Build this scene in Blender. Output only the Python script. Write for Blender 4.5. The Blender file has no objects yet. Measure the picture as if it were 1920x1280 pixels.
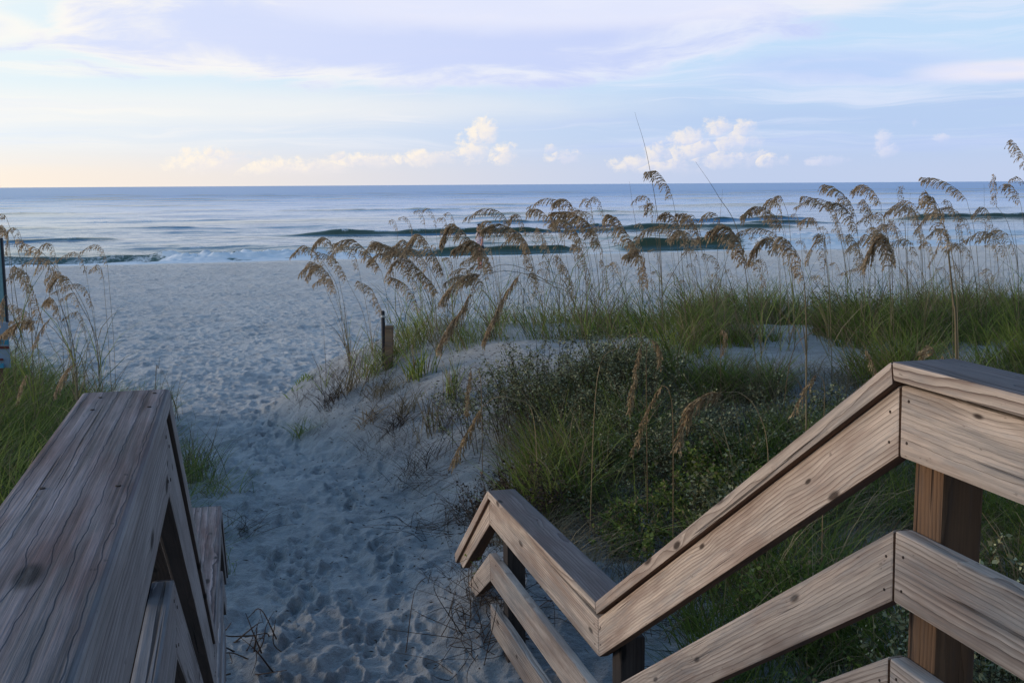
import bpy, bmesh, math, random
import numpy as np
from mathutils import Vector, Matrix

random.seed(7)
rng = np.random.default_rng(11)
SC = bpy.context.scene
COL = SC.collection
R = math.radians

# ------------------------------------------------------------------ camera
F, CX, CY = 2100.0, 960.0, 640.0
YAW, PITCH, ROLL = R(14.79), R(7.97), R(-0.358)
_cy, _sy = math.cos(YAW), math.sin(YAW)
FWD = np.array([_sy*math.cos(PITCH), _cy*math.cos(PITCH), -math.sin(PITCH)])
_rt = np.array([_cy, -_sy, 0.0]); _up = np.cross(_rt, FWD)
RT = _rt*math.cos(ROLL) + _up*math.sin(ROLL)
UP = -_rt*math.sin(ROLL) + _up*math.cos(ROLL)
SEA = -3.95


def at(px, py, dep):
    """point seen in the photograph at (px, py), dep metres out along the view axis"""
    return (FWD + RT*(px-CX)/F - UP*(py-CY)/F)*dep


def pix(p):
    p = np.asarray(p, float); z = p @ FWD
    return CX + F*(p @ RT)/z, CY - F*(p @ UP)/z


cd = bpy.data.cameras.new('camera')
cam = bpy.data.objects.new('camera', cd); COL.objects.link(cam)
cd.sensor_width = 36.0; cd.lens = 36.0*F/1920.0
cd.clip_start = 0.05; cd.clip_end = 200000
cam.matrix_world = Matrix(((RT[0], UP[0], -FWD[0], 0), (RT[1], UP[1], -FWD[1], 0), (RT[2], UP[2], -FWD[2], 0), (0, 0, 0, 1)))
SC.camera = cam
SC.view_settings.view_transform = 'Standard'
SC.view_settings.look = 'None'
SC.view_settings.exposure = 0.0
SC.view_settings.gamma = 1.0
SC.cycles.max_bounces = 5
SC.cycles.diffuse_bounces = 3
SC.cycles.glossy_bounces = 2
SC.cycles.transmission_bounces = 2
SC.cycles.transparent_max_bounces = 4


# ------------------------------------------------------------------ noise in numpy
def _hash(ix, iy, s):
    h = (ix.astype(np.int64)*374761393 + iy.astype(np.int64)*668265263 + s*1442695041) & 0x7fffffff
    h = ((h ^ (h >> 13))*1274126177) & 0x7fffffff
    h = (h ^ (h >> 16)) & 0xffff
    return h/65535.0


def vnoise(x, y, s=0):
    ix = np.floor(x); iy = np.floor(y); fx = x-ix; fy = y-iy
    fx = fx*fx*fx*(fx*(fx*6-15)+10); fy = fy*fy*fy*(fy*(fy*6-15)+10)
    a = _hash(ix, iy, s); b = _hash(ix+1, iy, s); c = _hash(ix, iy+1, s); d = _hash(ix+1, iy+1, s)
    return (a+(b-a)*fx)*(1-fy)+(c+(d-c)*fx)*fy-0.5


def fbm(x, y, o=4, s=0):
    v = 0; a = 1.0
    for i in range(o):
        v = v+a*vnoise(x*(2.03**i)+i*17.3, y*(2.03**i)-i*9.1, s+i); a *= 0.5
    return v


def sstep(a, b, x):
    t = np.clip((x-a)/(b-a), 0, 1); return t*t*(3-2*t)


# ------------------------------------------------------------------ object helpers
def link(name, me, mats=(), parent=None):
    o = bpy.data.objects.new(name, me); COL.objects.link(o)
    for m in mats: me.materials.append(m)
    if parent: o.parent = parent
    return o


def tag(o, label, cat, group=None, kind=None):
    o['label'] = label; o['category'] = cat
    if group: o['group'] = group
    if kind: o['kind'] = kind
    return o


def thing(name, loc, label, cat, group=None):
    o = bpy.data.objects.new(name, None); COL.objects.link(o)
    o.empty_display_size = 0.1
    o.location = loc
    return tag(o, label, cat, group)


def np_mesh(name, V, faces, attrs=None, smooth=True, midx=None):
    """V (n,3); faces: list of int arrays (m,k)"""
    V = np.asarray(V, np.float32)
    me = bpy.data.meshes.new(name)
    faces = [np.asarray(f, np.int32) for f in faces if len(f)]
    nl = sum(f.size for f in faces); npoly = sum(len(f) for f in faces)
    me.vertices.add(len(V)); me.vertices.foreach_set('co', V.ravel())
    me.loops.add(nl); me.polygons.add(npoly)
    me.loops.foreach_set('vertex_index', np.concatenate([f.ravel() for f in faces]))
    tot = np.concatenate([np.full(len(f), f.shape[1], np.int32) for f in faces])
    st = np.concatenate([[0], np.cumsum(tot)[:-1]]).astype(np.int32)
    me.polygons.foreach_set('loop_start', st)
    if midx is not None: me.polygons.foreach_set('material_index', np.asarray(midx, np.int32))
    me.update(calc_edges=True)
    if smooth: me.polygons.foreach_set('use_smooth', np.ones(npoly, bool))
    for k, a in (attrs or {}).items():
        at_ = me.attributes.new(k, 'FLOAT', 'POINT'); at_.data.foreach_set('value', np.asarray(a, np.float32))
    return me


class Geo:
    """collects pieces of one mesh"""
    def __init__(s): s.V = []; s.Q = []; s.T = []; s.n = 0; s.a = []
    def add(s, V, Q=None, T=None, a=0.5):
        V = np.asarray(V, float).reshape(-1, 3)
        if Q is not None and len(Q): s.Q.append(np.asarray(Q, int)+s.n)
        if T is not None and len(T): s.T.append(np.asarray(T, int)+s.n)
        s.V.append(V); s.n += len(V)
        s.a.append(np.broadcast_to(np.asarray(a, float), (len(V),)))
    def mesh(s, name, origin=(0, 0, 0), smooth=True):
        V = np.concatenate(s.V)-np.asarray(origin, float)
        fs = []
        if s.Q: fs.append(np.concatenate(s.Q))
        if s.T: fs.append(np.concatenate(s.T))
        return np_mesh(name, V, fs, {'tint': np.concatenate(s.a)}, smooth)


def crom(P, n=8):
    """smooth curve through points"""
    P = [np.asarray(p, float) for p in P]
    if len(P) == 2: return np.array([P[0]+(P[1]-P[0])*t for t in np.linspace(0, 1, n+1)])
    Q = [2*P[0]-P[1]]+P+[2*P[-1]-P[-2]]; out = []
    for i in range(1, len(Q)-2):
        a, b, c, d = Q[i-1:i+3]
        for t in np.linspace(0, 1, n, endpoint=False):
            out.append(0.5*((2*b)+(c-a)*t+(2*a-5*b+4*c-d)*t*t+(3*b-a-3*c+d)*t**3))
    out.append(P[-1]); return np.array(out)


def tube(g, C, r, k=5, a=0.5):
    """tapering tube along curve C into Geo g; r scalar or array"""
    C = np.asarray(C, float); n = len(C); r = np.broadcast_to(np.asarray(r, float), (n,))
    T = np.gradient(C, axis=0); T /= np.linalg.norm(T, axis=1)[:, None]+1e-9
    ref = np.where(np.abs(T[:, 2:3]) > 0.9, np.array([[1., 0, 0]]), np.array([[0., 0, 1.]]))
    U = np.cross(T, ref); U /= np.linalg.norm(U, axis=1)[:, None]+1e-9; W = np.cross(T, U)
    ang = np.arange(k)*2*math.pi/k
    V = C[:, None, :]+(U[:, None, :]*np.cos(ang)[None, :, None]+W[:, None, :]*np.sin(ang)[None, :, None])*r[:, None, None]
    i = np.arange(n-1)[:, None]*k; j = np.arange(k)[None, :]; j2 = (j+1) % k
    Q = np.stack([i+j, i+j2, i+k+j2, i+k+j], -1).reshape(-1, 4)
    g.add(V.reshape(-1, 3), Q, None, a)


def blades(base, hgt, lean_az, lean, curl, width, rows=4):
    """vectorised grass blades -> V, Q, T, per-vertex index of blade"""
    n = len(base)
    t = np.linspace(0, 1, rows+1)
    d = np.stack([np.cos(lean_az), np.sin(lean_az), np.zeros(n)], 1)
    side = np.stack([-np.sin(lean_az+0.9), np.cos(lean_az+0.9), np.zeros(n)], 1)
    out = []
    for ti in t:
        horiz = (lean*ti+curl*ti*ti)*hgt
        vert = hgt*(ti-0.42*np.clip(curl, 0, 1.4)*ti**3)
        c = base+d*horiz[:, None]; c[:, 2] += vert
        w = width*(1-ti**1.6)*0.5*(0.6+0.4*min(1, ti*5))
        if ti < 1: out.append(c-side*w[:, None]); out.append(c+side*w[:, None])
        else: out.append(c)
    V = np.stack(out, 1)                      # n, 2*rows+1, 3
    m = 2*rows+1
    b = (np.arange(n)*m)[:, None]
    q = np.array([[2*i, 2*i+1, 2*i+3, 2*i+2] for i in range(rows-1)])
    Q = (b[:, :, None]+q[None]).reshape(-1, 4)
    T = (b+np.array([[2*rows-2, 2*rows-1, 2*rows]])).reshape(-1, 3)
    return V.reshape(-1, 3), Q, T, m


# ------------------------------------------------------------------ node helper
class NT:
    def __init__(s, tree): s.t = tree; s.nodes = tree.nodes; s.links = tree.links
    def new(s, typ, **kw):
        n = s.nodes.new(typ)
        for k, v in kw.items(): setattr(n, k, v)
        return n
    def put(s, sock, v):
        if isinstance(v, bpy.types.NodeSocket): s.links.new(v, sock)
        elif v is not None: sock.default_value = v
    def m(s, op, a, b=None, c=None, clamp=False):
        n = s.new('ShaderNodeMath', operation=op); n.use_clamp = clamp
        s.put(n.inputs[0], a)
        if b is not None: s.put(n.inputs[1], b)
        if c is not None: s.put(n.inputs[2], c)
        return n.outputs[0]
    def ss(s, x, a, b):
        n = s.new('ShaderNodeMapRange'); n.interpolation_type = 'SMOOTHSTEP'
        s.put(n.inputs[0], x); s.put(n.inputs[1], a); s.put(n.inputs[2], b); n.inputs[3].default_value = 0; n.inputs[4].default_value = 1
        return n.outputs[0]
    def lin(s, x, a, b, c=0.0, d=1.0):
        n = s.new('ShaderNodeMapRange'); s.put(n.inputs[0], x); s.put(n.inputs[1], a); s.put(n.inputs[2], b); s.put(n.inputs[3], c); s.put(n.inputs[4], d)
        return n.outputs[0]
    def xyz(s, x, y, z):
        n = s.new('ShaderNodeCombineXYZ'); s.put(n.inputs[0], x); s.put(n.inputs[1], y); s.put(n.inputs[2], z); return n.outputs[0]
    def sep(s, v):
        n = s.new('ShaderNodeSeparateXYZ'); s.put(n.inputs[0], v); return n.outputs
    def noise(s, vec, scale=1.0, detail=3.0, rough=0.55, dist=0.0):
        n = s.new('ShaderNodeTexNoise'); s.put(n.inputs['Vector'], vec); s.put(n.inputs['Scale'], scale)
        n.inputs['Detail'].default_value = detail; n.inputs['Roughness'].default_value = rough; n.inputs['Distortion'].default_value = dist
        return n.outputs[0]
    def mix(s, f, a, b, blend='MIX'):
        n = s.new('ShaderNodeMix'); n.data_type = 'RGBA'; n.blend_type = blend; n.clamp_factor = True
        s.put(n.inputs[0], f)
        s.put(n.inputs[6], (*a, 1) if isinstance(a, tuple) and len(a) == 3 else a)
        s.put(n.inputs[7], (*b, 1) if isinstance(b, tuple) and len(b) == 3 else b)
        return n.outputs[2]
    def attr(s, name):
        n = s.new('ShaderNodeAttribute'); n.attribute_name = name; return n.outputs['Fac']
    def scale(s, col, f):
        n = s.new('ShaderNodeVectorMath', operation='SCALE'); s.put(n.inputs[0], col); s.put(n.inputs['Scale'], f); return n.outputs[0]
    def bump(s, h, strength, dist, normal=None):
        n = s.new('ShaderNodeBump'); s.put(n.inputs['Strength'], strength); n.inputs['Distance'].default_value = dist
        s.put(n.inputs['Height'], h)
        if normal is not None: s.put(n.inputs['Normal'], normal)
        return n.outputs[0]


def material(name):
    m = bpy.data.materials.new(name); m.use_nodes = True
    nt = NT(m.node_tree); b = nt.nodes['Principled BSDF']
    return m, nt, b


def wood(name, base, dark, stain, gs=0.7, fiber=0.25, blotch=0.5, rough=0.85, freq=105, wav=1.0, side=0.0, weather=0.6):
    m, nt, b = material(name)
    tc = nt.new('ShaderNodeTexCoord'); oi = nt.new('ShaderNodeObjectInfo'); rnd = oi.outputs['Random']
    x, y, z = nt.sep(tc.outputs['Object'])
    r1 = nt.m('FRACT', nt.m('MULTIPLY', rnd, 17.31)); r2 = nt.m('FRACT', nt.m('MULTIPLY', rnd, 91.7))
    off = nt.m('MULTIPLY', rnd, 53.0)
    xo = nt.m('ADD', x, off)
    n1 = nt.m('SUBTRACT', nt.noise(nt.xyz(nt.m('MULTIPLY', xo, 0.9), nt.m('MULTIPLY', y, 3), nt.m('MULTIPLY', z, 3)), 1, 2), 0.5)
    n2 = nt.m('SUBTRACT', nt.noise(nt.xyz(nt.m('MULTIPLY', xo, 1.4), nt.m('ADD', nt.m('MULTIPLY', y, 4), 7), nt.m('MULTIPLY', z, 4)), 1, 2), 0.5)
    # knots
    vo = nt.new('ShaderNodeTexVoronoi'); vo.voronoi_dimensions = '2D'; vo.inputs['Scale'].default_value = 1
    nt.put(vo.inputs['Vector'], nt.xyz(nt.m('MULTIPLY', xo, 3.0), nt.m('MULTIPLY', nt.m('ADD', nt.m('ADD', y, z), r2), 8.5), 0.0))
    kd = vo.outputs['Distance']; kc = nt.sep(vo.outputs['Color'])[0]
    on = nt.m('GREATER_THAN', kc, 0.66)
    ka = nt.m('MULTIPLY', on, nt.ss(kd, 0.36, 0.03)); kr = nt.lin(nt.sep(vo.outputs['Color'])[1], 0, 1, .045, .15); kk = nt.m('MULTIPLY', on, nt.ss(nt.m('ADD', nt.m('DIVIDE', kd, kr), nt.m('MULTIPLY', nt.m('SUBTRACT', n2, 0.0), 1.5)), 1.0, .35))
    yy = nt.m('ADD', nt.m('ADD', y, nt.m('MULTIPLY', nt.m('SUBTRACT', r1, 0.5), 0.14)), nt.m('ADD', nt.m('MULTIPLY', n1, 0.030*wav), side))
    zz = nt.m('ADD', nt.m('ADD', z, nt.m('ADD', nt.m('MULTIPLY', r2, 0.07), 0.03)), nt.m('MULTIPLY', n2, 0.035*wav))
    d = nt.m('SQRT', nt.m('ADD', nt.m('MULTIPLY', yy, yy), nt.m('MULTIPLY', zz, zz)))
    d = nt.m('ADD', d, nt.m('MULTIPLY', ka, 0.007))
    ph = nt.m('FRACT', nt.m('ADD', nt.m('MULTIPLY', d, freq), nt.m('MULTIPLY', nt.noise(nt.xyz(nt.m('MULTIPLY', xo, 4), y, z), 3, 2), 0.5)))
    ring = nt.m('MULTIPLY', nt.m('POWER', ph, 1.9), nt.ss(ph, 1.0, 0.94))
    fib = nt.noise(nt.xyz(nt.m('MULTIPLY', xo, 5), nt.m('MULTIPLY', y, 230), nt.m('MULTIPLY', z, 230)), 1, 4, 0.65)
    fib2 = nt.noise(nt.xyz(nt.m('MULTIPLY', xo, 1.2), nt.m('MULTIPLY', y, 60), nt.m('MULTIPLY', z, 60)), 1, 3, 0.6)
    bl = nt.noise(nt.xyz(nt.m('MULTIPLY', xo, 2.0), nt.m('MULTIPLY', y, 9), nt.m('MULTIPLY', z, 9)), 1, 4, 0.6)
    crack = nt.ss(nt.noise(nt.xyz(nt.m('MULTIPLY', xo, 0.9), nt.m('MULTIPLY', y, 75), nt.m('MULTIPLY', z, 75)), 1, 1.5, 0.5), 0.705, 0.74)
    gvar = nt.noise(nt.xyz(nt.m('MULTIPLY', xo, 0.7), nt.m('MULTIPLY', y, 14), nt.m('MULTIPLY', z, 14)), 1, 1)
    col = nt.mix(nt.m('MULTIPLY', nt.ss(bl, 0.42, 0.66), blotch), base, stain)
    col = nt.mix(nt.m('MULTIPLY', nt.m('MULTIPLY', ring, gs), nt.m('MULTIPLY', nt.lin(gvar, 0.3, 0.7, 0.3, 1.3), nt.lin(nt.m('FRACT', nt.m('MULTIPLY', rnd, 7.77)), 0, 1, .45, 1.25))), col, dark)
    col = nt.mix(kk, col, tuple(c*0.35 for c in dark))
    col = nt.mix(nt.m('MULTIPLY', crack, 0.85), col, tuple(c*0.25 for c in dark))
    gry = nt.ss(nt.noise(nt.xyz(nt.m('MULTIPLY', xo, 2.6), nt.m('MULTIPLY', y, 24), nt.m('MULTIPLY', z, 24)), 1, 7, .72), .46, .66)
    col = nt.mix(nt.m('MULTIPLY', gry, weather), col, tuple(0.55*(0.34*c+0.66*sum(base)/3) for c in base))
    speck = nt.ss(nt.noise(nt.xyz(nt.m('MULTIPLY', xo, 26), nt.m('MULTIPLY', y, 75), nt.m('MULTIPLY', z, 75)), 1, 2, .6), .70, .76)
    col = nt.mix(nt.m('MULTIPLY', speck, .55), col, tuple(c*0.5 for c in dark))
    br = nt.m('ADD', nt.m('ADD', nt.m('MULTIPLY', nt.m('SUBTRACT', fib, 0.5), fiber*2.2), nt.m('MULTIPLY', nt.m('SUBTRACT', fib2, 0.5), fiber*1.6)), nt.lin(r2, 0, 1, 0.93, 1.07))
    col = nt.scale(col, br)
    nt.put(b.inputs['Base Color'], col)
    b.inputs['Roughness'].default_value = rough
    b.inputs['Specular IOR Level'].default_value = 0.25
    h = nt.m('SUBTRACT', nt.m('ADD', nt.m('MULTIPLY', fib, 0.5), nt.m('MULTIPLY', fib2, 0.6)), nt.m('ADD', nt.m('MULTIPLY', ring, 0.7), nt.m('MULTIPLY', crack, 1.6)))
    nt.put(b.inputs['Normal'], nt.bump(h, 0.85, 0.003))
    return m


def leafy(name, c0, c1, trans=0.3, rough=0.6, spec=0.3, dry=None):
    """two-tone plant material; 'tint' picks the tone of each leaf"""
    m, nt, b = material(name)
    t = nt.attr('tint')
    n = nt.new('ShaderNodeNewGeometry')
    var = nt.noise(n.outputs['Position'], 9, 2)
    f = nt.m('ADD', t, nt.m('MULTIPLY', nt.m('SUBTRACT', var, 0.5), 0.35), clamp=True)
    col = nt.mix(f, c0, c1)
    if dry: col = nt.mix(nt.ss(t, .76, .80), col, nt.mix(nt.m('FRACT', nt.m('MULTIPLY', t, 37.0)), *dry))
    nt.put(b.inputs['Base Color'], col); b.inputs['Roughness'].default_value = rough
    b.inputs['Specular IOR Level'].default_value = spec
    tr = nt.new('ShaderNodeBsdfTranslucent'); nt.put(tr.inputs['Color'], col)
    mx = nt.new('ShaderNodeMixShader'); mx.inputs[0].default_value = trans
    nt.links.new(b.outputs[0], mx.inputs[1]); nt.links.new(tr.outputs[0], mx.inputs[2])
    nt.links.new(mx.outputs[0], nt.nodes['Material Output'].inputs['Surface'])
    return m


def plain(name, c, rough=0.8, spec=0.3, metal=0.0, var=0.25, scale=30):
    m, nt, b = material(name)
    tc = nt.new('ShaderNodeTexCoord')
    n = nt.noise(tc.outputs['Object'], scale, 4)
    nt.put(b.inputs['Base Color'], nt.mix(n, tuple(x*(1-var) for x in c), tuple(x*(1+var) for x in c)))
    b.inputs['Roughness'].default_value = rough; b.inputs['Specular IOR Level'].default_value = spec; b.inputs['Metallic'].default_value = metal
    return m


M_tan = wood('pale_weathered_wood', (0.55, 0.445, 0.365), (0.215, 0.150, 0.115), (0.34, 0.25, 0.20), 0.95, 0.5, 0.95)
M_grey = wood('grey_weathered_wood', (0.185, 0.165, 0.165), (0.055, 0.045, 0.05), (0.115, 0.092, 0.09), 0.85, 0.38, 0.8)
M_left = wood('silver_weathered_wood', (0.34, 0.33, 0.335), (0.10, 0.09, 0.095), (0.21, 0.19, 0.19), 0.8, 0.34, 0.7)
M_ltop = wood('worn_handrail_wood', (0.25, 0.21, 0.21), (0.045, 0.036, 0.042), (0.145, 0.092, 0.085), 1.15, 1.0, 1.0, 0.85, 46, .32, .17, .8)
M_post = wood('brown_post_wood', (0.22, 0.125, 0.07), (0.06, 0.033, 0.02), (0.12, 0.07, 0.04), 0.8, 0.3, 0.5)
M_shadewood = wood('shade_dark_wood', (0.075, 0.06, 0.052), (0.025, 0.02, 0.018), (0.04, 0.032, 0.03), 0.8, 0.35, 0.6)  # darker post wood, shadow painted in for shaded posts and left undersides
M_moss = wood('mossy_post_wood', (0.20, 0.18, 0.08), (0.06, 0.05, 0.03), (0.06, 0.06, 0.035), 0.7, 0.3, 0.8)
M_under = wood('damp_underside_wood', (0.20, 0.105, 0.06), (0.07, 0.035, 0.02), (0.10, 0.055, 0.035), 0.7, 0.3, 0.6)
M_nail = plain('rusty_nail', (0.045, 0.028, 0.022), 0.7, 0.4, 0.3)
M_plume = leafy('seed_plume', (0.19, 0.13, 0.078), (0.74, 0.56, 0.36), 0.45, 0.7, 0.2)
M_straw = leafy('dry_straw', (0.17, 0.105, 0.055), (0.52, 0.38, 0.21), 0.25, 0.7, 0.2)
M_stem = leafy('grass_stem', (0.095, 0.07, 0.035), (0.34, 0.27, 0.15), 0.1, 0.6)
M_grass = leafy('green_grass', (0.045, 0.088, 0.014), (0.44, 0.51, 0.11), 0.45, 0.5, 0.3, ((0.14, 0.09, 0.05), (0.46, 0.36, 0.20)))
M_leaf = leafy('shrub_leaf', (0.06, 0.07, 0.03), (0.46, 0.46, 0.25), 0.2, 0.6)
M_twig = leafy('dry_twig', (0.035, 0.022, 0.016), (0.13, 0.085, 0.055), 0.0, 0.8)
M_bright = leafy('bright_leaf', (0.08, 0.15, 0.015), (0.32, 0.42, 0.05), 0.35, 0.5)


# ------------------------------------------------------------------ terrain
def base_z(Y):
    return np.interp(Y, [-60, 0, 4, 6, 9, 12, 16, 22, 30, 40, 50, 57, 61, 66, 75, 120, 500],
                     [-2.3, -2.42, -2.42, -2.38, -2.42, -2.5, -2.64, -2.86, -3.02, -3.26, -3.56, -3.82, -3.95, -4.25, -4.9, -8, -20])


def terrain(x, y, fine=False):
    x = np.asarray(x, float); y = np.asarray(y, float)
    dep = 0.2553*x+0.9669*y
    b = base_z(y+0.5*fbm(x/6, y/6, 2, 3))
    b = b+0.07*fbm(x/5.0, y/3.0, 3, 5)*sstep(10, 25, y)*sstep(62, 54, y)
    wob = 0.45*fbm(x/1.7, y/1.7, 3, 21)
    # dune to the right of the path
    xt = np.interp(y, [-60, 0, 4, 5.6, 6.3, 7.6, 9.2, 10.2, 11.2, 12.5, 13.6, 15, 17, 18.5, 21, 26],
                   [1.6, 1.5, 1.3, 1.26, 1.26, 1.32, 1.02, 0.62, 0.36, 0.26, 0.62, 2.0, 6, 12, 40, 300])
    t = np.clip((x+wob*0.5-xt)/2.1, 0, 1)*sstep(27, 22, y)
    mR = np.maximum(t, 1e-6)**0.78*sstep(0, 0.30, t)
    Zr = np.interp(dep, [0, 4, 6.5, 7.5, 8.3, 9.2, 10.1, 11, 12.5, 13.6, 15, 17, 19], [-2.25, -2.22, -2.17, -2.1, -1.95, -1.68, -1.53, -1.49, -1.54, -1.74, -2.2, -2.75, -2.9])
    Zr = Zr+0.16*fbm(x/2.2, y/2.2, 3, 31)
    # dune to the left
    xl = np.interp(y, [-60, 0, 4, 6.5, 8, 10, 12, 13.2, 14.2, 15.5, 17], [-0.25, -0.3, -0.32, -0.34, -0.4, -0.62, -1.05, -1.9, -4, -12, -80])
    tl = np.clip((xl-x+wob*0.4)/1.3, 0, 1); mL = tl*tl*(3-2*tl)*sstep(22, 17, y)
    Zl = np.interp(dep, [0, 4, 8, 10.5, 12, 14, 16], [-2.15, -2.15, -2.0, -1.92, -2.05, -2.55, -2.8])+0.12*fbm(x/2.0, y/2.0, 3, 41)
    z = b+mR*np.maximum(Zr-b, 0)+mL*np.maximum(Zl-b, 0)
    z = z+0.24*np.exp(-((x-1.5)/.42)**2-((y-5.7)/.75)**2)
    z = z+sstep(-3, -14, y)*(8.5+2.2*fbm(x/5, y/5, 4, 47))  # unseen ridge behind the camera, added to block low sky light
    if fine:
        fade = 0.62-0.25*sstep(14, 32, y)
        trod = (1-mR)**3*(1-mL)**2*sstep(60.8, 58, y)
        z = z+0.022*fbm(x/0.42, y/0.42, 4, 51)*(0.5+0.6*trod)
        z = z+0.020*fbm(x/0.13, y/0.10, 4, 57)*(0.5+.6*trod)*(1-.45*sstep(14, 30, y))
        rp = np.random.default_rng(404); inner = (y > 4.2) & (y < 15) & (x > -.6) & (x < 3)
        xi, yi = x[inner], y[inner]; add = np.zeros_like(xi)
        for k in range(150):
            py_ = 4.6+10*rp.random()**1.4; px_ = .10+rp.uniform(0, 1.0)*np.interp(py_, [4.5, 8, 12, 15], [1.0, .95, .55, 1.4]); an = math.pi/2-.12+rp.normal(0, .30)+(math.pi if rp.random() < .4 else 0)
            near_ = np.abs(xi-px_)+np.abs(yi-py_) < .5
            if not near_.any(): continue
            dx = xi[near_]-px_; dy = yi[near_]-py_; u = dx*math.cos(an)+dy*math.sin(an); v = -dx*math.sin(an)+dy*math.cos(an)
            q = np.minimum(((u-.055)/.092)**2+(v/(.050-.06*np.clip(u-.055, -.1, .1)**2))**2, ((u+.095)/.05)**2+(v/.037)**2)
            D_ = rp.uniform(.012, .026); q = q**.5
            add[near_] += D_*(-sstep(1.12, .78, q)*(1+.25*np.sin(u*rp.uniform(150, 260))*(q < .8))+.55*np.exp(-((q-1.3)/.22)**2))
        z = z.copy(); z[inner] += add
        edge = mR*(1-mR)*4*sstep(14, 12, y)*(x < 4)
        z = z+edge*(0.075*fbm(x/0.55, y/0.38, 4, 53)-0.05*np.clip(fbm(x/0.33, y/0.22, 3, 59)-.12, 0, 1))
        for cell, L, W, D, s, pres in ((0.36, 0.15, 0.056, 0.036, 61, 0.75), (0.31, 0.135, 0.050, 0.030, 71, 0.65), (0.17, 0.05, 0.032, 0.020, 81, 0.7), (0.9, 0.3, 0.22, 0.05, 91, 0.5)):
            cx = np.floor(x/cell); cyy = np.floor(y/cell)
            for i in (-1, 0, 1):
                for j in (-1, 0, 1):
                    gx = cx+i; gy = cyy+j
                    px_ = (gx+_hash(gx, gy, s))*cell; py_ = (gy+_hash(gx, gy, s+1))*cell
                    an = 1.35+(_hash(gx, gy, s+2)-0.5)*1.9; k = _hash(gx, gy, s+3)
                    on = (k < pres)*(0.4+0.9*_hash(gx, gy, s+4))
                    dx = x-px_; dy = y-py_; ca = np.cos(an); sa = np.sin(an)
                    uu = (dx*ca+dy*sa); vv = (-dx*sa+dy*ca)
                    ws = W*(1+0.25*np.sin(uu/L*2.2))
                    q = (uu/L)**2+(vv/ws)**2
                    z = z+on*trod*D*fade*(-np.exp(-q*q*0.9)+0.5*np.exp(-((np.sqrt(q)-1.45)/0.38)**2))
    return z


def ground(px, dep, py0=750):
    """foot point on the terrain at image column px and view depth dep"""
    py = py0
    for _ in range(25):
        p = at(px, py, dep); p[2] = terrain(p[0], p[1]); py = 0.5*py+0.5*pix(p)[1]
    return p


def hit(px, py):
    """where the view ray through (px,py) meets the terrain"""
    lo = 2.0
    for dd in np.arange(2.0, 80, 0.05):
        p = at(px, py, dd)
        if p[2] <= terrain(p[0], p[1]): return p
    return at(px, py, 60)


def make_beach():
    a_fine = np.linspace(-13.5, 43.5, 860)
    az = np.concatenate([np.linspace(-180, -13.7, 70), a_fine, np.linspace(43.7, 180, 60)])
    r = np.concatenate([[0.05, 0.6, 1.2, 1.8, 2.3, 2.7, 3.0], np.geomspace(3.3, 66, 1000), np.geomspace(67, 600, 25)])
    A, Rr = np.meshgrid(R(1)*az, r)
    X = Rr*np.sin(A); Y = Rr*np.cos(A)
    Z = terrain(X, Y, True)
    V = np.stack([X, Y, Z], -1).reshape(-1, 3)
    nr, na = len(r), len(az)
    i = np.arange(nr-1)[:, None]*na; j = np.arange(na-1)[None, :]
    Q = np.stack([i+j, i+na+j, i+na+j+1, i+j+1], -1).reshape(-1, 4)[:, ::-1]
    me = np_mesh('beach', V, [Q], {})
    m, nt, b = material('sand')
    g = nt.new('ShaderNodeNewGeometry'); P = g.outputs['Position']
    n1 = nt.noise(P, 0.35, 4, 0.6); n2 = nt.noise(P, 3.0, 5, 0.65); n3 = nt.noise(P, 160, 2, 0.6); n4 = nt.noise(P, 22, 4, 0.7)
    _, y, z = nt.sep(P)
    col = nt.mix(nt.ss(n1, 0.35, 0.65), (0.44, 0.435, 0.42), (0.52, 0.515, 0.495))
    col = nt.mix(nt.m('MULTIPLY', nt.ss(n2, 0.46, 0.62), 0.7), col, (0.31, 0.31, 0.31))
    col = nt.mix(nt.m('MULTIPLY', nt.ss(n4, 0.58, 0.72), 0.5), col, (0.20, 0.18, 0.165))
    n6 = nt.noise(P, 11.0, 3, .6)
    col = nt.scale(col, nt.lin(n6, 0.3, 0.7, 0.84, 1.16))
    col = nt.scale(col, nt.lin(n3, 0.2, 0.8, 0.84, 1.16))
    near_shade = nt.ss(nt.m('ADD', y, nt.m('MULTIPLY', nt.m('SUBTRACT', n1, .5), 8.0)), 16.0, 7.0)  # foreground shade put into the sand colour, darker towards the stairs
    col = nt.mix(nt.m('MULTIPLY', near_shade, .8), col, nt.scale(col, 0.56))
    wet = nt.ss(z, -3.72, -3.90)
    col = nt.mix(nt.m('MULTIPLY', wet, 0.55), col, (0.16, 0.145, 0.13))
    blocker_cover = nt.ss(nt.m('ADD', y, nt.m('MULTIPLY', n2, 3)), -2.5, -5.0)  # dark cover of the added ridge, keeps light from behind low
    col = nt.mix(blocker_cover, col, nt.mix(n4, (0.015, 0.025, 0.012), (0.06, 0.08, 0.03)))
    nt.put(b.inputs['Base Color'], col)
    nt.put(b.inputs['Roughness'], nt.lin(wet, 0, 1, 0.9, 0.3))
    b.inputs['Specular IOR Level'].default_value = 0.3
    b.inputs['Sheen Weight'].default_value = 0.55; b.inputs['Sheen Roughness'].default_value = 0.45; b.inputs['Sheen Tint'].default_value = (0.95, 0.97, 1.0, 1)
    n5 = nt.noise(P, 7.0, 6, 0.72)
    bp = nt.bump(n5, 0.55, 0.11); bp = nt.bump(n4, 0.6, 0.03, bp); bp = nt.bump(n3, 0.4, 0.004, bp)
    nt.put(b.inputs['Normal'], bp)
    o = link('beach', me, [m]); tag(o, 'trodden pale sand of the path, dunes and beach', 'sand', kind='structure')


make_beach()


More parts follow.
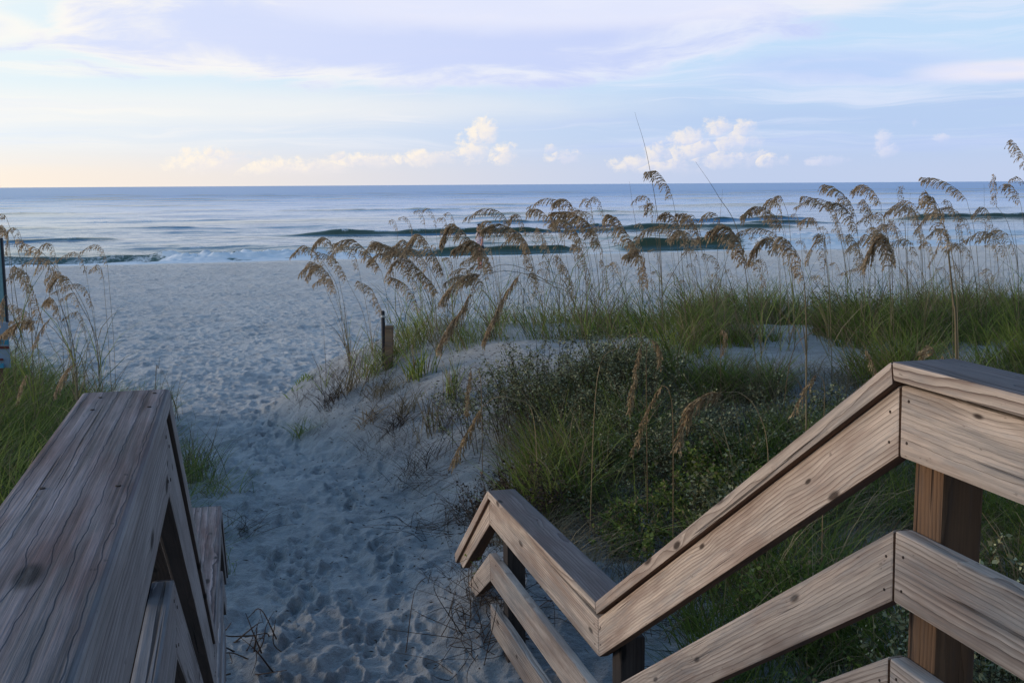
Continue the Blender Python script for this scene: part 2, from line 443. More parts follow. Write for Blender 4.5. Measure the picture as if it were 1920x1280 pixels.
# ------------------------------------------------------------------ sea
def sx(px, Y):
    """x at distance Y of the image column px"""
    return Y*math.tan(YAW+math.atan((px-CX)/F))


def make_sea():
    ang = R(1)*np.concatenate([np.linspace(-80, -14, 40), np.linspace(-13.7, 43.7, 760), np.linspace(44, 80, 40)])
    rows = np.concatenate([np.linspace(58, 72, 130), np.linspace(72.12, 130, 330), np.geomspace(130.5, 900, 300), np.geomspace(930, 60000, 60)])
    A, Y = np.meshgrid(ang, rows)
    X = Y*np.tan(A)
    rg = np.random.default_rng(5)
    amp = sstep(60, 64, Y)*(1-sstep(420, 900, Y))
    Z = np.zeros_like(X)
    for k in range(26):
        L = 1.3*1.16**k; th = rg.normal(-math.pi/2+0.15, 0.5); ph = rg.uniform(0, 7)
        a = 0.0022*L**0.9*np.clip((L*14-Y*0.12), 0, 1) if L < 60 else 0
        kx, ky = math.cos(th)*2*math.pi/L, math.sin(th)*2*math.pi/L
        Z = Z+a*np.sin(kx*X+ky*Y+ph+1.2*fbm(X/(L*3), Y/(L*3), 1, k))
    Z = Z*amp*(0.7+0.9*(fbm(X/40, Y/14, 2, 9)+0.5))
    Z = Z+0.05*fbm(X/1.6, Y/0.7, 3, 15)*sstep(150, 70, Y)*amp
    foam = np.zeros_like(X)

    def seg(Yc, pairs, wx=2.0, front=0.42, back=2.4, wob=0.8, sd=0):
        """a line of swell: pairs = (px0, px1, height, broken)"""
        nonlocal Z, foam
        yc = Yc+wob*fbm(X/9, X*0+sd, 3, 100+sd)*2
        s = Y-yc
        for (p0, p1, H, brk) in pairs:
            x0, x1 = sx(p0, Yc), sx(p1, Yc)
            e = sstep(x0-wx, x0+wx, X)*(1-sstep(x1-wx, x1+wx, X))
            hv = H*(0.85+0.5*fbm(X/3.5, X*0+3+sd, 3, 120+sd))
            if not brk:
                prof = np.where(s < 0, np.exp(-(np.abs(s)/front)**2.0), np.exp(-(s/back)**2))
                Z = Z+e*hv*prof
                lip = e*np.exp(-((s+0.1)/0.28)**2)*sstep(0.15, 0.35, fbm(X/1.1, Y/0.4, 3, 140+sd))*0.5
                foam = np.maximum(foam, lip)
            else:
                lum = 0.7+0.6*(fbm(X/0.55, Y/0.3, 5, 160+sd)+0.35)
                prof = np.exp(-((s+0.5)/1.1)**2)
                Z = Z+e*hv*prof*np.clip(lum, 0.1, 1.6)
                f = e*np.exp(-((s+0.9)/2.0)**2)*1.5*sstep(-0.8, 0.1, fbm(X/0.9, Y/0.3, 5, 170+sd))
                foam = np.maximum(foam, np.clip(f, 0, 1))
    seg(64.4, [(-60, 325, 0.55, 0), (310, 700, 0.46, 1), (720, 1070, 0.62, 0), (1180, 1400, 0.64, 0), (1395, 1640, 0.48, 1), (1640, 2000, 0.2, 1)], 1.0, 0.42, 2.2, 0.35, 1)
    seg(63.0, [(-60, 330, 0.10, 1), (1400, 2000, 0.08, 1)], 2.0, sd=5, wob=0.2)
    seg(86.5, [(-40, 230, 0.42, 0), (580, 1040, 0.64, 0), (1030, 1480, 0.40, 0)], 3.0, 0.6, 3.0, 0.5, 2)
    seg(97.0, [(985, 1190, 0.55, 0), (1400, 1530, 0.5, 0), (1690, 1990, 0.62, 0)], 4.0, 0.7, 3.2, 0.6, 3)
    seg(112.0, [(900, 1100, 0.4, 0), (1265, 1500, 0.55, 0), (250, 420, 0.22, 0)], 5.0, 0.8, 3.5, 0.6, 4)
    seg(76.0, [(1300, 1560, 0.25, 1), (1500, 1900, 0.14, 1), (250, 640, 0.12, 0), (820, 1000, 0.15, 0)], 3.0, 0.6, 2.5, 0.6, 6)
    seg(140.0, [(100, 500, 0.3, 0), (700, 1300, 0.32, 0), (1500, 1900, 0.34, 0)], 8.0, 1.2, 4, 1.0, 7)
    seg(175.0, [(-50, 300, 0.3, 0), (500, 1000, 0.34, 0), (1200, 1700, 0.36, 0)], 9.0, 1.6, 5, 1.4, 8)
    # swash at the edge
    edge = 61.0+0.45*fbm(X/4.5, X*0, 3, 200)
    sw = np.exp(-((Y-edge)/0.33)**2)*sstep(-0.5, 0.1, fbm(X/1.2, Y/0.4, 3, 210))
    sw2 = 0.45*np.exp(-((Y-edge-0.9)/0.5)**2)*sstep(-0.1, 0.3, fbm(X/1.6, Y/0.3, 4, 220))
    foam = np.maximum(foam, np.clip(np.maximum(sw*1.7, sw2), 0, 1))
    Z = Z+foam*0.03
    V = np.stack([X, Y, Z+SEA], -1).reshape(-1, 3)
    nr, na = len(rows), len(ang)
    i = np.arange(nr-1)[:, None]*na; j = np.arange(na-1)[None, :]
    Q = np.stack([i+j, i+j+1, i+na+j+1, i+na+j], -1).reshape(-1, 4)
    me = np_mesh('sea', V, [Q], {'foam': foam.ravel()})
    m, nt, b = material('sea_water')
    g = nt.new('ShaderNodeNewGeometry'); P = g.outputs['Position']
    x, y, z = nt.sep(P)
    w1 = nt.noise(nt.xyz(nt.m('MULTIPLY', x, 0.45), y, z), 0.9, 4, 0.6)
    w2 = nt.noise(nt.xyz(nt.m('MULTIPLY', x, 0.35), y, z), 0.16, 3, 0.6)
    w3 = nt.noise(nt.xyz(nt.m('MULTIPLY', x, 0.25), y, z), 0.035, 3, 0.6)
    farf = nt.ss(y, 90, 500)
    nb = nt.bump(w1, 0.6, 0.13)
    nb = nt.bump(w2, nt.lin(farf, 0, 1, 0.4, 0.6), 0.85, nb)
    nb = nt.bump(w3, nt.lin(farf, 0, 1, 0.0, 0.45), 2.0, nb)
    fo = nt.attr('foam')
    fn = nt.noise(nt.xyz(x, nt.m('MULTIPLY', y, 1.6), nt.m('MULTIPLY', z, 2)), 5.5, 6, 0.78)
    ff = nt.ss(nt.m('ADD', fo, nt.m('MULTIPLY', nt.m('SUBTRACT', fn, 0.5), 1.6)), 0.15, 0.60)
    deep = nt.mix(nt.ss(y, 68, 80), (0.075, 0.125, 0.11), nt.mix(nt.ss(y, 90, 220), (0.08, 0.20, 0.33), (0.015, 0.27, 0.60)))
    deep = nt.mix(nt.ss(z, SEA+.07, SEA+.30), deep, (0.062, 0.088, 0.052))
    nt.put(b.inputs['Base Color'], nt.mix(ff, deep, (0.86, 0.88, 0.89)))
    nt.put(b.inputs['Roughness'], nt.mix(ff, nt.mix(farf, (0.12,)*3, (0.3,)*3), (0.9,)*3))
    b.inputs['IOR'].default_value = 1.333
    b.inputs['Specular Tint'].default_value = (0.66, 0.90, 1.0, 1)
    nt.put(b.inputs['Normal'], nb)
    o = link('sea', me, [m]); tag(o, 'blue grey sea with low breakers reaching the horizon', 'sea', kind='structure')


make_sea()


# ------------------------------------------------------------------ railings and boardwalk
BM = {}


def board(name, prof, x0, x1, mats, parent, topmat=None, bev=0.006, along=None, seed=0):
    """profile polygon in (Y, Z), extruded from x0 to x1; local x runs along the board"""
    rnd = random.Random(hash((name, round(prof[0][0]*100), seed)) & 0xffff)
    P = [Vector((0, p[0], p[1])) for p in prof]
    d = (Vector((0, along[0], along[1])) if along else P[1]-P[0]).normalized()
    c = sum(P, Vector())/len(P); c.x = (x0+x1)/2
    up = Vector((1, 0, 0)).cross(d)
    if up.z < 0: up = -up
    side = up.cross(d)
    M = Matrix(((d.x, side.x, up.x, c.x), (d.y, side.y, up.y, c.y), (d.z, side.z, up.z, c.z), (0, 0, 0, 1)))
    Mi = M.inverted()
    bm = bmesh.new()
    A = [bm.verts.new(Mi @ Vector((x0, p.y, p.z))) for p in P]
    B = [bm.verts.new(Mi @ Vector((x1, p.y, p.z))) for p in P]
    bm.faces.new(A); bm.faces.new(B[::-1])
    n = len(P)
    for i in range(n): bm.faces.new((A[i], B[i], B[(i+1) % n], A[(i+1) % n]))
    bmesh.ops.recalc_face_normals(bm, faces=bm.faces[:])
    bmesh.ops.bevel(bm, geom=bm.edges[:], offset=bev, segments=2, profile=0.6, affect='EDGES')
    bmesh.ops.recalc_face_normals(bm, faces=bm.faces[:])
    me = bpy.data.meshes.new(name)
    ms = [mats, topmat or mats, M_under if mats is M_tan else M_shadewood]  # left rail undersides carry their shadow as a darker colour
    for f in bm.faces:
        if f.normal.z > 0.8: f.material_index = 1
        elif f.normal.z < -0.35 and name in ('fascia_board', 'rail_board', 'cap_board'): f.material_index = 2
    bm.to_mesh(me); bm.free()
    o = link(name, me, ms, parent)
    o.matrix_basis = M
    BM[o.name] = M
    return o


def nail(parent, p, nrm, r=0.0037):
    """small dark nail head on a board face; p, nrm in the railing's own frame"""
    bm = bmesh.new()
    bmesh.ops.create_cone(bm, cap_ends=True, segments=10, radius1=r, radius2=r*0.8, depth=0.004)
    me = bpy.data.meshes.new('nail'); bm.to_mesh(me); bm.free()
    o = link('nail', me, [M_nail])
    q = Vector((0, 0, 1)).rotation_difference(Vector(nrm))
    W = Matrix.Translation(Vector(p)-Vector(nrm)*0.0013) @ q.to_matrix().to_4x4()
    o.parent = parent
    o.matrix_basis = BM[parent.name].inverted() @ W
    return o


SL = 0.6475                                    # rise over run of the stair rails


def railing(root, s, mf, mc, mtop, over, mpost):
    """s=+1: boards stand outwards to +x from the inner face x=0; s=-1 to -x"""
    th = 0.038*s
    cap0, cap1 = -over*s, -over*s+0.14*s
    ya, yb, yc, ye = 1.862, 3.583, 5.20, 6.02
    zt = -0.339; zb = zt-SL*(yb-ya)-0.003; zc = zb-0.03; ze = zc-0.72*(ye-yc)
    ct = 0.037
    g = 0.0015
    X0, X1 = min(cap0, cap1), max(cap0, cap1)
    F0, F1 = min(0, th), max(0, th)
    caps = []
    v = ct*1.19                                # vertical thickness on the slope
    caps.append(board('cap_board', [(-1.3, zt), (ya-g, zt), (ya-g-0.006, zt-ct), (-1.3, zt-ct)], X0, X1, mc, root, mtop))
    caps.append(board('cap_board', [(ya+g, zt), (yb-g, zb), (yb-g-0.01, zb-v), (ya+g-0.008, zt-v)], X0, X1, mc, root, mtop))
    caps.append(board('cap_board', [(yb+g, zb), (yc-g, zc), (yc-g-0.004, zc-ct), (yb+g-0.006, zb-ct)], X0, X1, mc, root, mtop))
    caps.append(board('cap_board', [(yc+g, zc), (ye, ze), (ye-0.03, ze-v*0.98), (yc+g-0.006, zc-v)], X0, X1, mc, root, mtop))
    offs = [(0.0, 0.046, 0.140), (0.02, 0.334, 0.144), (0.02, 0.595, 0.142)]
    fas = []
    for k, (dy, dz, h) in enumerate(offs):
        nm = 'fascia_board' if k == 0 else 'rail_board'
        a, b, c_, e = ya-0.006, yb+0.02, yc+0.035, ye-0.02
        hs = h*1.17
        z0 = zt-dz; z1 = zb-dz-0.024; z2 = zc-dz+0.004; 
        gg = 0.003
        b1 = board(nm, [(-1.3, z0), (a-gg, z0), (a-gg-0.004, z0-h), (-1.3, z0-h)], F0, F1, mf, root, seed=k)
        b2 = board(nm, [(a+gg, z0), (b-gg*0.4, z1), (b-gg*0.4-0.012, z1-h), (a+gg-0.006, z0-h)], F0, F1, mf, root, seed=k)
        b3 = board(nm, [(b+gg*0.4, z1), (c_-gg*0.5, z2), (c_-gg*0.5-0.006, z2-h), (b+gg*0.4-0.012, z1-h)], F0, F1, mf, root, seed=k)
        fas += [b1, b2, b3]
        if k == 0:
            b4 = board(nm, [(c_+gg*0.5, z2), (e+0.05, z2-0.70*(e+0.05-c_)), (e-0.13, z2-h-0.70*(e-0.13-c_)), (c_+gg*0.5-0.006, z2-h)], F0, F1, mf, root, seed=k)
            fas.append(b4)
        elif k == 1:
            e2 = c_+0.52
            b4 = board(nm, [(c_+gg*0.5, z2), (e2, z2-0.66*(e2-c_)), (e2-0.19, z2-h-0.62*(e2-0.19-c_)), (c_+gg*0.5-0.006, z2-h)], F0, F1, mf, root, seed=k)
            fas.append(b4)
        n = (-s, 0, 0)
        xn = -0.0005*s
        for (yy, zz, bb) in ((a-0.03, z0-0.035, b1), (a-0.034, z0-h+0.035, b1), (a+0.03, z0-0.055, b2), (a+0.026, z0-h+0.022, b2),
                             (b-0.035, z1-0.01, b2), (b-0.04, z1-h+0.055, b2), (b+0.035, z1-0.035, b3), (b+0.03, z1-h+0.03, b3),
                             (c_-0.05, z2-0.03, b3), (c_-0.05, z2-h+0.03, b3)):
            nail(bb, (xn, yy+rng.normal(0, 0.004), zz+rng.normal(0, 0.006)), n)
    for (cb, yy, zz) in () if s > 0 else ((caps[0], ya-0.05, zt), (caps[0], ya-0.16, zt), (caps[0], 1.22, zt), (caps[2], yb+0.12, zb-0.002), (caps[2], yc-0.08, zc+0.001), (caps[2], 4.4, zb-0.0155)):
        for fx in (0.022, 0.105):
            nail(cb, (cap0+fx*s, yy+rng.normal(0, 0.012), zz+0.0006), (0, 0, 1), 0.004)
    # posts stand on the outer side of the boards
    px0, px1 = sorted((th+0.001*s, th+0.091*s))
    for (y0, topz, mt) in ((1.765, zt-ct-0.003, mpost), (0.25, zt-ct-0.003, mpost), (3.47, zb-0.10, M_shadewood), (5.03, zc-ct-0.004, M_shadewood)):  # lower and far posts have their shade painted as darker wood
        board('post', [(y0, -2.95), (y0+0.089, -2.95), (y0+0.089, topz), (y0, topz)], px0, px1, mt, root, along=(0, 1), bev=0.006)


rr = thing('wooden_railing', (1.26, 0, 0), 'pale tan wooden railing stepping down the stairs on the grassy dune side', 'railing', 'railings of the beach stairs')
railing(rr, 1, M_tan, M_tan, M_grey, 0.018, M_post)
rl = thing('wooden_railing', (-0.128, 0.10, 0), 'worn grey wooden handrail stepping down beside the open sand path, close up', 'railing', 'railings of the beach stairs')
rl.rotation_euler = (0, 0, R(-1.1))
railing(rl, -1, M_left, M_left, M_ltop, 0.008, M_shadewood)

st = thing('boardwalk_stairs', (0.58, 0, -2.4), 'wooden boardwalk end and stairs between the two railings', 'stairs')
for k in range(12):
    y1 = 1.88-0.15*k
    board('deck_board', [(y1-0.14, -1.42), (y1, -1.42), (y1, -1.458), (y1-0.14, -1.458)], -0.72, 0.675, M_left, st, along=(1, 0)).location.z += 2.4
for k in range(6):
    y1 = 1.90+0.275*(k+1); zz = -1.42-0.178*(k+1)
    board('tread', [(y1-0.285, zz), (y1, zz), (y1, zz-0.038), (y1-0.285, zz-0.038)], -0.70, 0.66, M_left, st, along=(1, 0)).location.z += 2.4

# ------------------------------------------------------------------ beach plants: sea oats
OATS_GROUP = 'sea oats on the dunes'


def plume_geo(g, C, size, dens, rs, dead=False):
    """a one-sided drooping seed head along curve C (from its start to its tip)"""
    L = np.linalg.norm(np.diff(C, axis=0), axis=1).sum()
    tube(g, C, np.linspace(0.0022, 0.0008, len(C)), 3, 0.25)
    size = size*1.36
    dens = min(dens, 1.25+.15*dens)
    nb = int(max(14, L*125*dens))
    seg = np.linspace(0.03, 0.99, nb)+rs.normal(0, 0.008, nb)
    idx = np.clip(seg, 0, 1)*(len(C)-1); i0 = np.clip(idx.astype(int), 0, len(C)-2); fr = (idx-i0)[:, None]
    P = C[i0]*(1-fr)+C[i0+1]*fr
    T = C[i0+1]-C[i0]; T /= np.linalg.norm(T, axis=1)[:, None]
    down = np.array([0, 0, -1.0])
    for k in range(nb):
        s = seg[k]
        bl = size*(0.55+0.45*math.sin(math.pi*min(1, 0.18+0.82*(1-s))))*rs.uniform(0.65, 1.2)*(0.5 if s > 0.93 else 1)
        out = rs.normal(0, 1, 3); out -= T[k]*(out @ T[k]); out /= np.linalg.norm(out)+1e-9
        d0 = 0.62*T[k]+0.30*out+0.20*down-0.10*RT
        d1 = 0.22*T[k]+(0.14 if not dead else 0.34)*out+(0.95 if not dead else 1.0)*down-0.12*RT
        d0 /= np.linalg.norm(d0); d1 /= np.linalg.norm(d1)
        ns = max(3, int(bl/0.016))
        tb = rs.uniform(0, 1)
        p = P[k].copy()
        for q in range(ns):
            f = (q+0.5)/ns
            dd = d0*(1-f)+d1*f; dd /= np.linalg.norm(dd)
            p = p+dd*bl/ns
            sd = np.cross(dd, rs.normal(0, 1, 3)); sd /= np.linalg.norm(sd)+1e-9
            w = 0.0062*rs.uniform(0.7, 1.25)*(size/0.12)**0.5; ln = 0.026*rs.uniform(0.8, 1.2)*(size/0.12)**0.5
            nn = np.cross(dd, sd)*w*0.45
            a = np.clip(0.18+0.5*tb+0.35*rs.uniform(-0.5, 1), 0, 1)
            g.add([p-dd*ln*0.35, p+sd*w+nn, p+dd*ln*0.75, p-sd*w+nn], [[0, 1, 2, 3]], None, a)


def add_oat(label, dep, bpx, head, via=(), size=0.085, dens=1.0, rad=0.0032, dead=False, leaves=4, seed=0, group=OATS_GROUP, bpy_=None, name='sea_oat'):
    """bpx: image column of the foot; via: stem way points; head: start, (middle...), tip in image pixels"""
    rs = np.random.default_rng(1000+seed)
    if bpy_ is not None:
        foot = hit(bpx, bpy_); dep = float(foot @ FWD) if dep is None else dep
        foot = ground(bpx, dep, bpy_)
    else: foot = ground(bpx, dep)
    root = thing(name, tuple(foot), label, 'sea oat', group)
    tilt = rs.normal(0, 0.05)
    H = [at(p[0], p[1], dep+tilt*(i+1)) for i, p in enumerate(head)]
    W = [at(p[0], p[1], dep+rs.normal(0, 0.02)) for p in via]
    foot2 = foot-np.array([0, 0, 0.03])
    pts = [foot2]+W+[H[0]]
    if not W:
        mid = foot2*0.45+H[0]*0.55; mid = mid+RT*(0.03*np.sign((H[0]-foot2) @ RT)*-0.5)+RT*rs.normal(0.012, 0.012)
        pts = [foot2, mid, H[0]]
    C = crom(pts, 7)
    g = Geo(); tube(g, C, np.linspace(rad, rad*0.5, len(C)), 5, rs.uniform(0.15, 0.85))
    link('stem', g.mesh('stem', foot), [M_stem if not dead else M_straw], root)
    Hc = crom(H, 7)
    g = Geo(); plume_geo(g, Hc, size, dens, rs, dead)
    link('plume', g.mesh('plume', foot, False), [M_straw if dead else M_plume], root)
    if leaves:
        n = leaves+3
        b0 = C[0]+0*C[:1]
        ks = rs.integers(0, max(2, int(len(C)*0.35)), n)
        bb = C[ks]
        V, Q, T, m = blades(bb, rs.uniform(0.28, 0.85, n), rs.uniform(0, 6.28, n), rs.uniform(0.05, 0.4, n), rs.uniform(0.05, 1.0, n), np.full(n, 0.0075))
        g = Geo(); g.add(V, Q, T, np.repeat(rs.uniform(0, 1, n), m))
        link('leaf_blades', g.mesh('leaf_blades', foot), [M_grass if rs.random() < 0.6 else M_stem], root)
    return root


OATS = [
 # label, depth, foot column, head (start..tip), via, kwargs
 ('outermost sea oat beside the sand path, its plume tip hooking over the white surf', 12.0, 660, [(612, 500), (590, 472), (570, 461), (548, 478)], [(645, 640), (634, 545)], dict(size=.075)),
 ('sea oat with a full brown plume hanging below the outermost one by the path', 11.9, 664, [(628, 552), (618, 518), (594, 496), (575, 520)], [(655, 660), (645, 610)], dict(size=.085, dens=1.2)),
 ('slim sea oat leaning over the sand between the outermost plumes and the stakes', 11.9, 708, [(652, 528), (640, 502), (622, 482), (595, 472)], [(697, 660), (680, 585)], dict(size=.075)),
 ('sea oat with a long reddish plume arching over white surf left of the stakes', 11.8, 742, [(716, 510), (695, 480), (662, 450), (629, 456)], [(735, 620), (728, 570)], dict(size=.095, dens=1.2)),
 ('short sea oat with a narrow comb-like plume just above the dark pole', 11.7, 728, [(720, 592), (708, 566), (694, 540), (672, 527)], [(726, 640)], dict(size=.075)),
 ('sea oat with a long ragged plume stretching from surf to sand right of the stakes', 11.6, 850, [(826, 553), (795, 515), (750, 472), (700, 452)], [(846, 640), (840, 600)], dict(size=.10, dens=1.35)),
 ('sea oat whose dense plume humps up in front of the green breaker', 11.5, 850, [(834, 520), (815, 480), (786, 440), (757, 470)], [(848, 610)], dict(size=.10, dens=1.3)),
 ('sea oat with a small curled plume low against the sand right of the stakes', 11.6, 822, [(790, 590), (772, 548), (752, 528), (733, 520)], [(815, 640)], dict(size=.08)),
 ('sea oat with a thin limp plume under the ragged long one', 11.6, 812, [(790, 545), (765, 508), (745, 490), (722, 520)], [(805, 610)], dict(size=.07)),
 ('sea oat with a bushy plume curling left over the surf near the pink face', 11.3, 925, [(905, 492), (885, 455), (850, 422), (827, 458)], [(922, 590)], dict(size=.105, dens=1.4)),
 ('sea oat with a broad dark plume rising right of the half-hidden person', 11.3, 1018, [(996, 478), (975, 440), (935, 420), (903, 432)], [(1015, 600), (1006, 530)], dict(size=.105, dens=1.4)),
 ('sea oat with a short matted plume under the pink face', 11.3, 930, [(924, 515), (908, 472), (884, 452), (850, 468)], [(929, 590)], dict(size=.11, dens=2.2)),
 ('heavy sea oat on an arching stem, its straw plume hanging to the dune crest', 9.8, 1118, [(886, 545), (868, 580), (845, 610), (823, 652)], [(1070, 553), (1020, 524), (975, 501), (935, 497), (905, 518)], dict(size=.11, dens=1.6, rad=.003)),
 ('arched sea oat with a ragged straw plume slanting down beside the heavy one', 9.7, 1122, [(976, 512), (950, 550), (925, 600), (906, 642)], [(1075, 565), (1035, 535), (1005, 517)], dict(size=.085, dens=1.5, rad=.003)),
 ('sea oat with a brush-like plume drooping left above the heavy hanging straw one', 9.9, 1105, [(905, 515), (880, 515), (850, 535), (829, 562)], [(1060, 560), (1000, 520), (950, 508)], dict(size=.10, dens=1.5)),
 ('sea oat with a light left-pointing plume over open water beside the small hooded one', 11.2, 1062, [(1040, 430), (1022, 402), (1008, 392), (993, 393)], [(1058, 560), (1050, 480)], dict(size=.085)),
 ('sea oat topped by a small hooded plume above the densest cluster', 11.2, 1092, [(1078, 420), (1070, 385), (1055, 373), (1037, 381)], [(1088, 560), (1083, 480)], dict(size=.08, dens=1.2)),
 ('sea oat with the widest, densest brown plume in the cluster under the hooded one', 11.1, 1150, [(1128, 468), (1108, 425), (1075, 400), (1035, 398)], [(1142, 590), (1134, 520)], dict(size=.115, dens=1.7)),
 ('sea oat with a thick plume tucked below the widest one', 11.2, 1100, [(1095, 470), (1080, 435), (1060, 415), (1042, 412)], [(1099, 560)], dict(size=.10, dens=1.4)),
 ('sea oat with a narrow drooping plume left of the densest cluster', 11.4, 1035, [(1030, 505), (1025, 470), (1018, 445), (1008, 428)], [(1034, 580)], dict(size=.065)),
 ('sea oat with a pale narrow plume hanging against the sand below the densest cluster', 11.4, 1098, [(1085, 568), (1072, 530), (1060, 500), (1045, 478)], [(1096, 620)], dict(size=.075)),
 ('sea oat with a drooping narrow plume before the sand, right of the pale one', 11.4, 1125, [(1112, 545), (1102, 505), (1090, 470), (1076, 458)], [(1122, 610)], dict(size=.075)),
 ('small upright sea oat with a thin plume above the mossy stake', 11.5, 1148, [(1143, 545), (1138, 520), (1134, 500), (1128, 488)], [(1147, 600)], dict(size=.045)),
 ('sea oat with a limp plume low over the sand beside the arching stems', 11.3, 1000, [(1004, 560), (1002, 520), (994, 490), (984, 470)], [(1003, 610)], dict(size=.07)),
 ('sea oat with a fine plume against the sand behind the arching stems', 11.6, 1018, [(1018, 575), (1014, 540), (1006, 520), (995, 512)], [(1018, 610)], dict(size=.055)),
 ('sea oat with a tall shaggy plume leaning left beside the curved bare stalk', 10.8, 1225, [(1200, 480), (1180, 445), (1158, 412), (1140, 402)], [(1222, 600), (1212, 540)], dict(size=.095, dens=1.4)),
 ('sea oat with a shaggy plume hanging under the tall one beside the curved bare stalk', 10.7, 1238, [(1215, 545), (1208, 500), (1196, 470), (1172, 478)], [(1230, 610)], dict(size=.095, dens=1.4)),
 ('sea oat with plume reaching above the horizon, beside the curved bare stalk', 10.5, 1290, [(1262, 376), (1250, 345), (1232, 322), (1213, 322)], [(1284, 560), (1275, 450)], dict(size=.08, dens=1.1)),
 ('sea oat with a little tuft of plume hanging on the curved bare stalk', 10.4, 1246, [(1228, 392), (1224, 383), (1217, 383), (1210, 400)], [(1242, 560), (1236, 470)], dict(size=.065, dens=1.3, leaves=0)),
 ('sea oat with a rounded plume low beside the tall horizon-crossing one', 10.9, 1300, [(1286, 465), (1276, 430), (1258, 402), (1240, 403)], [(1297, 580)], dict(size=.085, dens=1.3)),
 ('sea oat with a banana-shaped plume right of the rounded one', 10.8, 1345, [(1314, 462), (1306, 430), (1290, 404), (1268, 400)], [(1340, 580), (1326, 505)], dict(size=.08, dens=1.3)),
 ('sea oat with plume stretching flat to the left over the dark breaker', 10.9, 1280, [(1268, 440), (1245, 425), (1218, 428), (1192, 444)], [(1278, 560)], dict(size=.075, dens=1.1)),
 ('sea oat with the big golden brown plume hooking left beside the slanted bare stalk', 10.0, 1428, [(1400, 500), (1388, 458), (1362, 425), (1330, 434)], [(1424, 620), (1412, 560)], dict(size=.12, dens=1.7, rad=.003)),
 ('sea oat with a flat-lying plume over the far dark swell', 10.6, 1480, [(1462, 446), (1440, 432), (1412, 428), (1384, 436)], [(1478, 560)], dict(size=.07)),
 ('sea oat with a smooth arched plume, first above the flat-lying one', 10.7, 1490, [(1468, 432), (1450, 402), (1420, 387), (1392, 404)], [(1488, 580), (1478, 490)], dict(size=.09, dens=1.3)),
 ('small sea oat nodding at the end of a thin hooked stem over the water', 11.2, 1488, [(1468, 376), (1463, 368), (1454, 370), (1442, 388)], [(1487, 560), (1480, 420)], dict(size=.07, dens=1.1)),
 ('sea oat with a fanned plume spreading left from the big golden one', 10.2, 1462, [(1462, 478), (1448, 448), (1425, 455), (1403, 492)], [(1464, 600)], dict(size=.10, dens=1.4)),
 ('sea oat with a dark ladder-like plume standing low against the sand', 10.2, 1428, [(1432, 548), (1430, 520), (1422, 498), (1412, 491)], [(1430, 590)], dict(size=.06)),
 ('small sea oat with a wisp of plume alone before the sand', 11.4, 1338, [(1350, 505), (1345, 490), (1335, 480), (1320, 476)], [(1340, 580)], dict(size=.055)),
 ('sea oat with a thin comb plume pointing left, left of the tallest middle cluster', 11.2, 1592, [(1552, 388), (1540, 382), (1524, 372), (1506, 368)], [(1588, 520), (1572, 430)], dict(size=.085, dens=.9)),
 ('sea oat with a long plume whose tip just touches the horizon', 11.0, 1618, [(1606, 410), (1592, 378), (1568, 354), (1545, 346)], [(1615, 540)], dict(size=.085, dens=1.3)),
 ('sea oat with a second plume nested under the horizon-touching one', 11.0, 1622, [(1608, 440), (1598, 408), (1578, 385), (1555, 378)], [(1620, 540)], dict(size=.085, dens=1.3)),
 ('sea oat with a hooked plume just right of the horizon-touching one', 11.0, 1650, [(1652, 384), (1640, 362), (1620, 347), (1600, 356)], [(1655, 540)], dict(size=.085, dens=1.3)),
 ('sea oat with a ragged upright plume under the hooked one', 11.1, 1645, [(1634, 440), (1632, 410), (1628, 388), (1620, 375)], [(1642, 540)], dict(size=.075, dens=1.2)),
 ('sea oat with a slim hanging plume under the comb-like one', 11.3, 1588, [(1582, 455), (1577, 432), (1572, 414), (1568, 402)], [(1586, 540)], dict(size=.05)),
 ('sea oat with a small forked plume over the surf below the comb-like one', 11.2, 1560, [(1533, 420), (1527, 410), (1516, 408), (1500, 416)], [(1555, 560), (1545, 460)], dict(size=.075)),
 ('sea oat with thick brown stem and shaggy plume leaning left over the beach', 7.6, 1512, [(1508, 530), (1498, 488), (1482, 458), (1465, 444)], [(1512, 640), (1511, 580)], dict(size=.075, dens=1.8, rad=.007)),
 ('sea oat with a plume crossing the thick brown stem and pointing down left', 9.5, 1560, [(1546, 448), (1534, 450), (1520, 470), (1511, 492)], [(1556, 560)], dict(size=.06, dens=1.2)),
 ('sea oat with a pale hanging plume right of the thick brown stem', 10.4, 1555, [(1546, 510), (1546, 470), (1544, 445), (1536, 440)], [(1552, 580)], dict(size=.075)),
 ('sea oat with a dark ladder plume left of the rounded rusty head', 10.5, 1620, [(1622, 520), (1616, 485), (1604, 455), (1594, 440)], [(1621, 580)], dict(size=.07, dens=1.2)),
 ('sea oat with a bent plume dragging left across the ladder-like one', 10.4, 1634, [(1628, 500), (1612, 500), (1598, 505), (1578, 512)], [(1632, 570)], dict(size=.045)),
 ('sea oat with a rounded rusty brown head like a mop over the beach', 9.6, 1676, [(1672, 505), (1668, 462), (1650, 444), (1626, 488)], [(1675, 600)], dict(size=.13, dens=1.8)),
 ('sea oat with a plume poking up out of the rusty mop head', 9.7, 1668, [(1664, 470), (1658, 450), (1650, 435), (1641, 428)], [(1670, 580)], dict(size=.07, dens=1.2)),
 ('sea oat with a straight upright spike of plume below the horizon', 11.2, 1700, [(1697, 395), (1694, 375), (1692, 362), (1691, 350)], [(1700, 540)], dict(size=.05)),
 ('sea oat with a small drooping plume left of the upright spike', 11.3, 1672, [(1664, 440), (1660, 420), (1654, 404), (1645, 398)], [(1670, 540)], dict(size=.05)),
 ('sea oat with a small ladder plume between the mop head and the upright spike', 11.3, 1690, [(1684, 450), (1680, 430), (1676, 416), (1668, 412)], [(1688, 540)], dict(size=.055)),
